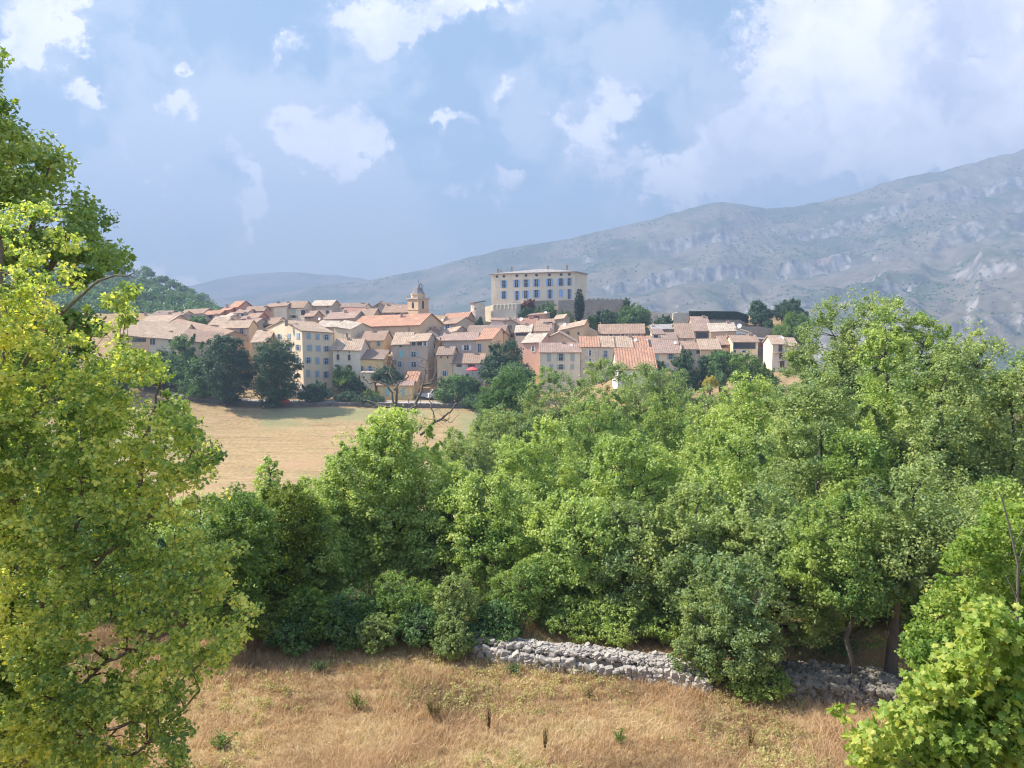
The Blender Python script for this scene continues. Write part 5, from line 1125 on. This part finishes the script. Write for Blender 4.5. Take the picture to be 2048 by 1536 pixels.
poly_tree('maple_tree', 'big yellowing maple with many thin stems filling the left side', mp, 8.9, 2.1, 3300, .125, 40, .058, MAPLE, L_YEL,
    [([(20, 1500, 9.8), (15, 1300, 9.9), (20, 1100, 9.8), (30, 980, 9.6), (15, 860, 9.4), (8, 780, 9.2), (10, 640, 9.2), (0, 480, 9.2)], .11, .025),
     ([(30, 1000, 9.6), (55, 880, 9.2), (70, 820, 9.0), (115, 700, 8.8), (150, 640, 8.7)], .05, .012),
     ([(25, 1350, 9.6), (90, 1200, 9.2), (150, 1080, 8.9), (165, 950, 8.8), (160, 800, 8.8)], .045, .012),
     ([(40, 1530, 9.0), (120, 1420, 8.8), (200, 1330, 8.6), (290, 1290, 8.5), (380, 1200, 8.4), (440, 1090, 8.3)], .034, .009),
     ([(60, 1540, 9.2), (180, 1470, 8.8), (300, 1440, 8.6), (380, 1340, 8.6), (470, 1270, 8.6)], .03, .008),
     ([(90, 1230, 9.2), (170, 1150, 8.8), (260, 1060, 8.6), (290, 900, 8.6), (305, 820, 8.6), (330, 740, 8.6)], .04, .008),
     ([(160, 1120, 8.9), (260, 1090, 8.6), (340, 960, 8.5), (400, 890, 8.5)], .03, .008),
     ([(150, 1460, 8.9), (260, 1520, 8.7), (350, 1440, 8.8), (400, 1380, 8.9)], .03, .008),
     ([(20, 760, 9.2), (110, 640, 9.0), (200, 560, 9.0), (270, 545, 9.0)], .03, .007)], seed=11, density=mdens, flat=.7)
# dark bush mass under the maple, lower left corner
poly_tree('ivy_bush', 'shaded dark bush at the foot of the maple in the lower left corner',
    [(-150, 1150), (20, 1180), (70, 1260), (110, 1330), (150, 1400), (190, 1450), (180, 1560), (-150, 1560)], 9.9, 1.0, 260, .24, 90, .075, MAPLE, L_OAK, [([(20, 1560, 10), (30, 1400, 10), (20, 1250, 10)], .05, .01)], seed=7, cat='bush')
# yellow-green bush at right, behind the near branch
poly_tree('maple_bush', 'bright yellow-green bush at the right border behind the near branch',
    [(2150, 960), (2040, 1000), (1985, 1010), (1960, 1040), (1935, 1085), (1905, 1095), (1890, 1130), (1880, 1170), (1860, 1200), (1842, 1205), (1835, 1230), (1825, 1255), (1815, 1275), (1835, 1330), (1850, 1350), (1875, 1400), (1890, 1480), (2150, 1500)],
    10.5, 1.8, 520, .19, 120, .06, CARD, L_BRI, [([(2000, 1560, 11.2), (1990, 1350, 11.2), (1990, 1180, 11.2), (2030, 1050, 11)], .05, .01), ([(1995, 1400, 11.2), (1900, 1260, 10.8), (1850, 1200, 10.6)], .03, .008), ([(1998, 1450, 11.2), (1890, 1380, 10.6), (1820, 1290, 10.4)], .03, .008)], seed=13)
# near maple branch, lower right corner
poly_tree('young_maple', 'near maple with large bright lobed leaves in the lower right corner',
    [(2150, 1190), (2048, 1240), (1990, 1222), (1950, 1215), (1940, 1250), (1955, 1290), (1915, 1300), (1900, 1330), (1870, 1360), (1830, 1365), (1800, 1395), (1820, 1420), (1775, 1430), (1790, 1455), (1730, 1465), (1712, 1480), (1730, 1515), (1760, 1560), (2150, 1570)],
    4.7, .75, 400, .13, 40, .066, MAPLE, L_BRI, [([(2080, 1700, 5.0), (2010, 1560, 4.9), (1990, 1440, 4.8), (2020, 1330, 4.8), (2045, 1260, 4.8)], .022, .006), ([(2000, 1500, 4.9), (1900, 1460, 4.6), (1800, 1440, 4.5), (1740, 1480, 4.5)], .010, .004),
      ([(1995, 1440, 4.8), (1930, 1370, 4.6), (1880, 1350, 4.5)], .009, .003), ([(2005, 1400, 4.8), (1975, 1300, 4.6), (1952, 1235, 4.5)], .009, .003), ([(2000, 1540, 4.9), (1850, 1530, 4.5), (1770, 1510, 4.4)], .01, .003)], seed=17, trunk_mat=BARKG, twig=.003, flat=.8, stw=.5)
poly_tree('maple_shoot', 'small lone maple shoot with a few pale leaves above the shaded field corner',
    [(1655, 1415), (1700, 1405), (1708, 1425), (1690, 1440), (1665, 1445)], 4.7, .10, 7, .05, 4, .07, MAPLE, L_BRI, [([(1765, 1540, 4.8), (1722, 1480, 4.7), (1698, 1440, 4.7), (1685, 1420, 4.7)], .004, .002)], seed=19, twig=.0015, cat='shoot', stw=.2)
# thin bare sapling in front of the yellow-green bush
def sap():
    D = 6.5; pts = [(2060, 1560), (2034, 1240), (2036, 1130), (2020, 1060), (2005, 1000), (1998, 985)]
    q = np.array([list(P(a, b, D)) for a, b in pts]); L = [(q, np.linspace(.014, .004, len(q)))]
    for (x0, y0, x1, y1) in ((2034, 1160, 2062, 1120), (2035, 1200, 2010, 1150), (2036, 1130, 2050, 1085), (2028, 1090, 2060, 1040), (2034, 1230, 2005, 1215)):
        L.append((np.array([list(P(x0, y0, D)), list(P((x0+x1)/2, (y0+y1)/2-3, D)), list(P(x1, y1, D+.05))]), np.array([.005, .004, .002])))
    b = q[0]; g = terf(b[0], b[1]); base = np.array([b[0], b[1], g]); L.append((np.array([base-[0, 0, .1], (base+b)/2, b]), np.array([.018, .016, .014])))
    e = empty('sapling', tuple(base), 'thin bare sapling stem in front of the yellow-green bush', 'sapling')
    link('stem', tubes_mesh('stem', [(p-base, r_) for p, r_ in L], 6), BARKG, e)
sap()

# ------------------------------------------------------------------ field grass
def field_poly_ok(x, y):
    return (y > 12.5) & (y < 24.5) & (np.abs(x) < y*.80+1)
def grass():
    rg = np.random.default_rng(8); N = 460000
    x = rg.uniform(-17, 17, N*2); y = 12.5+12*rg.random(N*2)
    clum = vnoise(x*1.3, y*1.3, 41)*.5+vnoise(x*5, y*5, 42)*.5
    k = field_poly_ok(x, y) & (rg.random(N*2) < .08+1.9*clum**2.2); x = x[k][:N]; y = y[k][:N]; n = len(x)
    z = ter(x, y); p1 = fbm(x*.35, y*.35, 4, 51); h = (.06+.20*rg.random(n)**1.8)*(1+.9*p1+.5*smooth(22, 24, y)); h = np.maximum(h, .05)
    a = rg.uniform(0, np.pi, n); wv = .004+.005*rg.random(n); le = rg.normal(size=(n, 2))*.7*h[:, None]
    dx, dy = np.cos(a)*wv, np.sin(a)*wv
    V = np.empty((n, 5, 3)); V[:, 0] = np.stack([x-dx, y-dy, z], 1); V[:, 1] = np.stack([x+dx, y+dy, z], 1)
    V[:, 2] = np.stack([x+dx*.8+le[:, 0]*.4, y+dy*.8+le[:, 1]*.4, z+h*.62], 1); V[:, 3] = np.stack([x-dx*.8+le[:, 0]*.4, y-dy*.8+le[:, 1]*.4, z+h*.62], 1); V[:, 4] = np.stack([x+le[:, 0], y+le[:, 1], z+h], 1)
    b = np.arange(n)[:, None]*5; F = np.concatenate([np.array([0, 1, 2])+b, np.array([0, 2, 3])+b, np.array([3, 2, 4])+b])
    pa = fbm(x*.3, y*.5, 4, 77); r_ = np.clip(rg.random(n)*.55+.25+pa*.75, 0, 1); rnd = np.concatenate([r_]*3)
    m = leafmat('dry_grass', [(0, (.20, .14, .08)), (.25, (.40, .29, .17)), (.55, (.60, .43, .26)), (.8, (.70, .57, .36)), (1, (.42, .45, .20))], .35, (1.05, 1, .85), .35, .25, .7)
    tag(link('grass', np_mesh('grass', V.reshape(-1, 3), F, False, rnd=rnd), m), 'dry straw-coloured grass covering the foreground field', 'grass', kind='stuff')
    # pale green weeds in patches
    K = 2600; x = rg.uniform(-15, 15, K*4); y = 12.8+11*rg.random(K*4); k = field_poly_ok(x, y) & (rg.random(len(x)) < smooth(.35, .7, vnoise(x*.45, y*.45, 61))); x = x[k][:K]; y = y[k][:K]
    cc = np.stack([x, y, ter(x, y)+.12], 1); pos, nrm = clump_leaves(cc, rg.uniform(.07, .22, len(cc)), 24, rg, cc.mean(0)-[0, 0, 5], up=.8, flat=.8)
    m2 = leafmat('weed', [(0, (.26, .24, .10)), (.5, (.44, .42, .18)), (1, (.62, .58, .28))], .4)
    tag(leaves('weeds', pos, nrm, rg.uniform(.03, .07, len(pos)), CARD, rg, m2), 'low pale green weeds scattered through the dry grass', 'weeds', kind='stuff')
grass()
def ground_px(px, py):
    return ground_at(px, py, 8, 60)
def small_plant(label, px, py, h, w_, m, n, leaf, seed, cat='shrub', name='dry_shrub'):
    rg = np.random.default_rng(seed); b = np.array(list(ground_px(px, py))); L = []; cc = []
    for k in range(16):
        d = np.array([rg.normal()*w_, rg.normal()*w_*.6, h*rg.uniform(.6, 1.05)]); L.append((np.array([[0, 0, 0], d*.5+rg.normal(size=3)*.02, d]), np.array([.008, .006, .003]))); cc += [d, d*.75, d*.5]
    cc = np.array(cc)+b; pos, nrm = clump_leaves(cc, np.full(len(cc), .09), n, rg, b)
    e = empty(name, tuple(b), label, cat); leaves('leaves', pos, nrm, leaf*rg.uniform(.6, 1.3, len(pos)), OAKLEAF, rg, m, e, b); link('stems', tubes_mesh('stems', L, 4), BARKR, e)
small_plant('round dry grey shrub standing alone in the middle of the field', 868, 1442, .62, .20, L_DRY, 24, .035, 71)
small_plant('tall thin dry weed right of the lone shrub', 978, 1462, .75, .05, L_DRY, 4, .03, 72, 'weed', 'dry_weed')
small_plant('green weed at the foot of the wall left part', 1028, 1352, .35, .12, L_VIL, 16, .04, 73, 'weed', 'green_weed')
small_plant('yellow-green weed spray left of centre in the field', 712, 1420, .5, .14, L_LIME, 10, .04, 74, 'weed', 'green_weed')
small_plant('pale weed at the bottom of the field below the lone shrub', 1240, 1490, .4, .12, L_LIME, 10, .035, 75, 'weed', 'green_weed')
small_plant('thin dry stalks near the bottom right of the field, left of the maple shoot', 1500, 1500, .6, .06, L_DRY, 5, .03, 77, 'weed', 'dry_weed')
small_plant('pale dry tuft in front of the sunny wall', 1180, 1400, .35, .12, L_DRY, 10, .03, 78, 'weed', 'dry_weed')
small_plant('olive weed tuft left of the lone shrub near the bushes', 640, 1345, .35, .16, L_VIL, 12, .04, 79, 'weed', 'green_weed')
small_plant('tall dry stalk cluster at the bottom centre of the field', 1090, 1500, .6, .05, L_DRY, 4, .03, 80, 'weed', 'dry_weed')
small_plant('leafy weed near the bottom left of the field', 440, 1500, .4, .18, L_LIME, 12, .05, 76, 'weed', 'green_weed')

def wall(label, pts, hgt, depth, seed, s0=.17, sm=None):
    sm = sm or STONE
    """pts: px,py of the wall's foot seen in the field; face of fitted blocks, rubble fill sloping back on top"""
    rg = np.random.default_rng(seed); q = [ground_px(a, b) for a, b in pts]; C_ = []; S_ = []
    q = np.array([list(a) for a in q]); seg = np.linalg.norm(np.diff(q[:, :2], axis=0), axis=1); L = np.concatenate([[0], np.cumsum(seg)]); tot = L[-1]
    def at(s): return np.array([np.interp(s, L, q[:, 0]), np.interp(s, L, q[:, 1])])
    z = 0.0; row = 0
    while z < hgt:
        s = -.1+rg.uniform(0, .2); rh = s0*rg.uniform(.8, 1.15)
        while s < tot:
            w_ = s0*rg.uniform(.7, 1.7); h_ = rh*rg.uniform(.85, 1.2); p = at(s+w_/2); gz = terf(p[0], p[1])
            if z+h_ < hgt*(1+.18*math.sin(s*1.1)+.12*math.sin(s*2.7)):
                C_.append([p[0]+rg.normal()*.02, p[1]+z*.14+rg.normal()*.035+.1, gz+z+h_/2]); S_.append([w_*.56, s0*.75, h_*.60])
            s += w_
        z += rh*.92; row += 1
    K = int(tot*240)
    for _ in range(K):
        s = rg.uniform(0, tot); d = rg.uniform(.05, depth); p = at(s); gz = terf(p[0], p[1])
        r_ = s0*rg.choice([.16, .22, .30, .5], p=[.35, .35, .22, .08]); C_.append([p[0]+rg.normal()*.05, p[1]+.2+d, gz+hgt*.86+d*.10*0+rg.uniform(-.06, .05)+.10*math.exp(-((d-.25)/.25)**2)+r_*.3]); S_.append([r_*1.2, r_, r_*.8])
    C_ = np.array(C_); S_ = np.array(S_); base = q[len(q)//2]
    e = empty('dry_stone_wall', tuple(base), label, 'wall')
    link('facing_stones', stones('facing_stones', C_-base, S_, rg, sm), sm, e)
    mb = MB(); n = 40                                            # packed earth and rubble core
    for i in range(n):
        a = at(tot*i/n); b = at(tot*(i+1)/n); za = terf(*a); zb = terf(*b)
        h1 = hgt*.80
        mb.poly([(a[0], a[1]+.22, za-.2), (b[0], b[1]+.22, zb-.2), (b[0], b[1]+.32, zb+h1), (a[0], a[1]+.32, za+h1)])
        mb.poly([(a[0], a[1]+.32, za+h1), (b[0], b[1]+.32, zb+h1), (b[0], b[1]+depth+.3, zb+h1+.02), (a[0], a[1]+depth+.3, za+h1+.02)])
        mb.poly([(a[0], a[1]+depth+.3, za+h1+.02), (b[0], b[1]+depth+.3, zb+h1+.02), (b[0], b[1]+depth+.5, zb-.3), (a[0], a[1]+depth+.5, za-.3)])
    mb.build('rubble_core', plain('rubble_earth', (.30, .26, .22), .95, .1, .35, 14), e, base)
wall('sunny dry-stone wall of pale limestone blocks behind the field', [(930, 1318), (1020, 1335), (1120, 1347), (1250, 1360), (1340, 1372), (1420, 1392)], .42, .9, 31, .155)
wall('shaded dry-stone wall with leaf litter on top behind the bare trunks', [(1545, 1402), (1640, 1410), (1740, 1418), (1850, 1425), (1960, 1440)], .48, 1.3, 32, .18, mat('shaded_stone', lambda t, co: (t.mix(t.ss(t.noise(co, 3, 6, .7), .45, .6), (.22, .20, .175), (.13, .115, .08)), t.noise(co, 9, 5, .7)), .95, .1, (.8, .03)))  # tree shade put into the stone colour as darker tones, with brown litter mottling
# ------------------------------------------------------------------ village trees, hedges, far wood
VT = dict(tmpl=CARD, leaf=.42, lai=2.2, shoots=8, cl=.32, flat=.85)
def V(label, cx, yt, hw, yb, D, m, **kw):
    k = dict(VT); k.update(kw); k.setdefault('name', 'village_tree'); k.setdefault('lobes', .25); k.setdefault('trunk', .3)
    return tree_px(label, cx, yt, hw, yb, D, m, **k)
V('dark round plane tree standing left of the pair by the meadow', 452, 668, 46, 806, 187, L_DARK, lobes=.14, leaf=.38)
V('dark round plane tree right of the pair by the meadow', 550, 678, 45, 806, 187, L_DARK, lobes=.14, leaf=.38)
V('lighter round tree left of the dark pair', 398, 716, 38, 796, 191, L_VIL, lobes=.2)
V('blue-green tree behind the lighter one at the left', 372, 670, 42, 775, 197, L_VIL, lobes=.25)
V('rounded village tree among the roofs on the left', 396, 632, 22, 664, 235, L_VIL)
V('tree hiding the end of the long farmhouse', 330, 700, 30, 790, 200, L_DARK)
V('large dark green oak among the houses in the centre', 1008, 681, 46, 775, 196, L_DARK, lobes=.28)
V('round green tree in front of the large dark oak', 1030, 725, 46, 800, 178, L_VIL)
V('big round green bush beside the road right of the driveway', 915, 752, 46, 815, 192, L_VIL)
V('bright bushy tree against the white house wall', 688, 732, 24, 770, 200, L_LIME, leaf=.3)
V('dark bush below the white house', 712, 752, 20, 785, 199, L_DARK, leaf=.3)
V('dark rounded tree behind the small yellow building', 777, 734, 30, 768, 200, L_DARK, leaf=.32)
V('broad bush hiding the foot of the tall cream block', 632, 766, 32, 806, 192, L_DARK, leaf=.32)
V('mixed green bush right of the tall block', 695, 782, 26, 808, 192, L_DARK, leaf=.3)
V('yellow-green bush left of the small yellow building', 740, 780, 18, 806, 193, L_LIME, leaf=.28)
V('low dark bush line in the garden below the white house', 735, 790, 32, 812, 191, L_DARK, leaf=.28)
V('climbing plants on the pergola below the red parasol', 920, 752, 30, 768, 197, L_LIME, leaf=.28, name='climbing_plant')
V('bush at the right end of the road', 955, 790, 30, 830, 186, L_VIL, leaf=.3)
V('dark bush under the large dark oak', 945, 762, 22, 790, 194, L_DARK, leaf=.3)
V('tall dark cypress in front of the castle rampart', 1159, 579, 9.5, 648, 250, L_CYP, lobes=.05, leaf=.3, cl=.16, shoots=2, name='cypress', lai=3.2)
V('rounded tree against the castle terrace wall', 1092, 606, 22, 640, 257, L_VIL, leaf=.36)
V('dark shrubby tree left of the terrace tree', 1052, 614, 16, 645, 256, L_DARK, leaf=.36)
V('red-leaved shrub in front of the castle windows', 1058, 598, 14, 612, 266, L_RED, leaf=.3, name='red_shrub')
V('green tree right of the cypress below the rampart', 1212, 620, 26, 650, 255, L_DARK, leaf=.36)
V('small dark tree on the end of the rampart', 1254, 596, 9, 620, 262, L_DARK, leaf=.3)
V('wide grey-green tree right of the rampart', 1268, 610, 32, 655, 250, L_VIL, leaf=.36)
V('dark tree above the grey flat roof', 1330, 632, 20, 656, 246, L_DARK, leaf=.34)
V('shrub beside the cypress foot', 1180, 632, 14, 655, 252, L_VIL, leaf=.32)
V('shrubby tree left of the cypress foot', 1130, 622, 18, 655, 252, L_VIL, leaf=.32)
V('ivy-clad shrub at the foot of the round tower', 960, 634, 9, 656, 250, L_DARK, leaf=.32)
V('left flat-topped dark pine on the ridge right of the hedge', 1524, 601, 24, 645, 255, L_DARK, leaf=.34, lobes=.35)
V('right flat-topped dark pine on the ridge, the taller one', 1582, 598, 31, 640, 256, L_DARK, leaf=.34, lobes=.35)
V('light green round tree below the two dark pines', 1588, 626, 34, 680, 236, L_LIME, leaf=.34)
V('small dark tree at the right end of the hedge', 1540, 640, 14, 662, 245, L_DARK, leaf=.32)
V('dark fir tree with a pointed top before the cream house', 1372, 700, 28, 785, 170, L_DARK, lobes=.35, leaf=.34, name='fir_tree')
V('dark round tree right of the fir', 1407, 712, 18, 775, 172, L_DARK, leaf=.34)
V('green parasol-shaped tree on the edge of the dry hillock', 1444, 702, 38, 752, 172, L_VIL, leaf=.34)
V('light green feathery tree right of the parasol-shaped tree', 1492, 706, 32, 760, 168, L_LIME, leaf=.34)
V('small light green tree below the last pale house', 1530, 728, 26, 770, 165, L_LIME, leaf=.32)
V('small dark tree in front of the cream house with pale green shutters', 1318, 722, 14, 745, 190, L_DARK, leaf=.3)
V('yellow broom bush on the dry hillock', 1422, 752, 14, 768, 160, L_BROOM, leaf=.22, name='broom_bush')
V('dull green bush next to the yellow broom', 1440, 748, 14, 764, 163, L_VIL, leaf=.24, name='bush')
V('tree closing the left side of the village by the maple', 290, 705, 34, 800, 196, L_VIL)
V('tree behind the maple at the left of the meadow', 215, 720, 50, 830, 185, L_VIL)
V('tree behind the maple at the far left of the meadow', 120, 700, 60, 840, 180, L_DARK)
def hedge():
    pts = [(0, 452, 0), (300, 452, 0), (600, 455, 2), (745, 500, 7)]; rg = np.random.default_rng(12); D = 250; P0 = [P(*zp(6, x, y), D+dd) for x, y, dd in pts]
    base = P0[0].copy(); base.z -= 1.5; pos = []; nrm = []
    for a, b in zip(P0[:-1], P0[1:]):
        n = int((b-a).length*900); t = rg.random(n)[:, None]; c = np.array(a)*(1-t)+np.array(b)*t; u_ = rg.uniform(-1, 1, (n, 2)); k = rg.random(n) < .5
        f = np.where(k[:, None], np.stack([np.sign(u_[:, 0])*1.0, u_[:, 1]], 1), np.stack([u_[:, 0], np.sign(u_[:, 1])*1.0], 1)); c[:, 1] += f[:, 0]*.8+.6; c[:, 2] += f[:, 1]*1.25; pos.append(c+rg.normal(size=c.shape)*.05)
        nrm.append(np.stack([rg.normal(size=n)*.4, f[:, 0]*k+rg.normal(size=n)*.3, f[:, 1]*(~k)+rg.normal(size=n)*.3], 1))
    pos = np.concatenate(pos); nrm = np.concatenate(nrm); e = empty('hedge', tuple(base), 'long dark clipped hedge on top of the retaining wall', 'hedge')
    leaves('foliage', pos, nrm, rg.uniform(.25, .4, len(pos)), CARD, rg, L_CYP, e, base)
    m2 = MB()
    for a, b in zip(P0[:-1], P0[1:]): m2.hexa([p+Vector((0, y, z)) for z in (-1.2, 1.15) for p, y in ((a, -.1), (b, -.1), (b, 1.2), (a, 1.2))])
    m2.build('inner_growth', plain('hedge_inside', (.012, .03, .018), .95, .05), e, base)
hedge()
# wooded hill at the left and its far-off wood
def wooded_hill():
    rg = np.random.default_rng(15); us = np.linspace(UV(-500, 600)[0], UV(470, 600)[0], 160); t = np.linspace(0, 1.3, 60); T_, U = np.meshgrid(t, us, indexing='ij')
    top = [(-500, 500), (0, 515), (130, 528), (190, 545), (240, 548), (290, 560), (330, 574), (370, 590), (400, 606), (430, 624), (470, 650)]; rp = np.array([UV(a, b) for a, b in top]); er = np.interp(U, rp[:, 0], rp[:, 1])
    D0, D1 = 330, 560; D = D0+(D1-D0)*T_; e0 = UV(0, 660)[1]; g = np.clip(T_, 0, 1)**.8; Z = (e0+(er-e0)*g)*np.minimum(D, D1)-smooth(1, 1.3, T_)*30
    X_ = U*D; Z = Z+fbm(X_*.02, D*.02, 4, 3)*4*np.clip(T_*3, 0, 1)
    h = grid_mesh('hill', X_, D, Z, mat('hill_soil', lambda t, co: t.mix(t.noise(co, .05, 6, .6), (.06, .07, .035), (.28, .25, .2)), .95)); tag(h, kind='structure')
    # one mass of tree crowns
    K = 620; a = rg.integers(0, 60*160, K*3); a = a[(T_.ravel()[a] < 1.02) & (T_.ravel()[a] > .03)][:K]
    c = np.stack([X_.ravel()[a], D.ravel()[a], Z.ravel()[a]], 1); r_ = rg.uniform(3.4, 6.5, len(c)); cc = []; cr = []
    rock = (np.abs(U.ravel()[a]-UV(345, 600)[0]) < .012) & (T_.ravel()[a] > .5) & (T_.ravel()[a] < .8)
    for p, r in zip(c[~rock], r_[~rock]):
        for _ in range(9): d = rg.normal(size=3); d /= np.linalg.norm(d); d[2] = abs(d[2]); cc.append(p+[0, 0, r*.55]+d*r*.72*[1, 1, .85]); cr.append(r*.42)
    cc = np.array(cc); pos, nrm = clump_leaves(cc, np.array(cr), 34, rg, c.mean(0)-[0, 0, 60], flat=.85)
    tag(leaves('far_wood', pos, nrm, rg.uniform(.9, 1.6, len(pos)), CARD, rg, L_VIL), 'dense dark wood covering the hill behind the left houses', 'wood', kind='stuff')
wooded_hill()
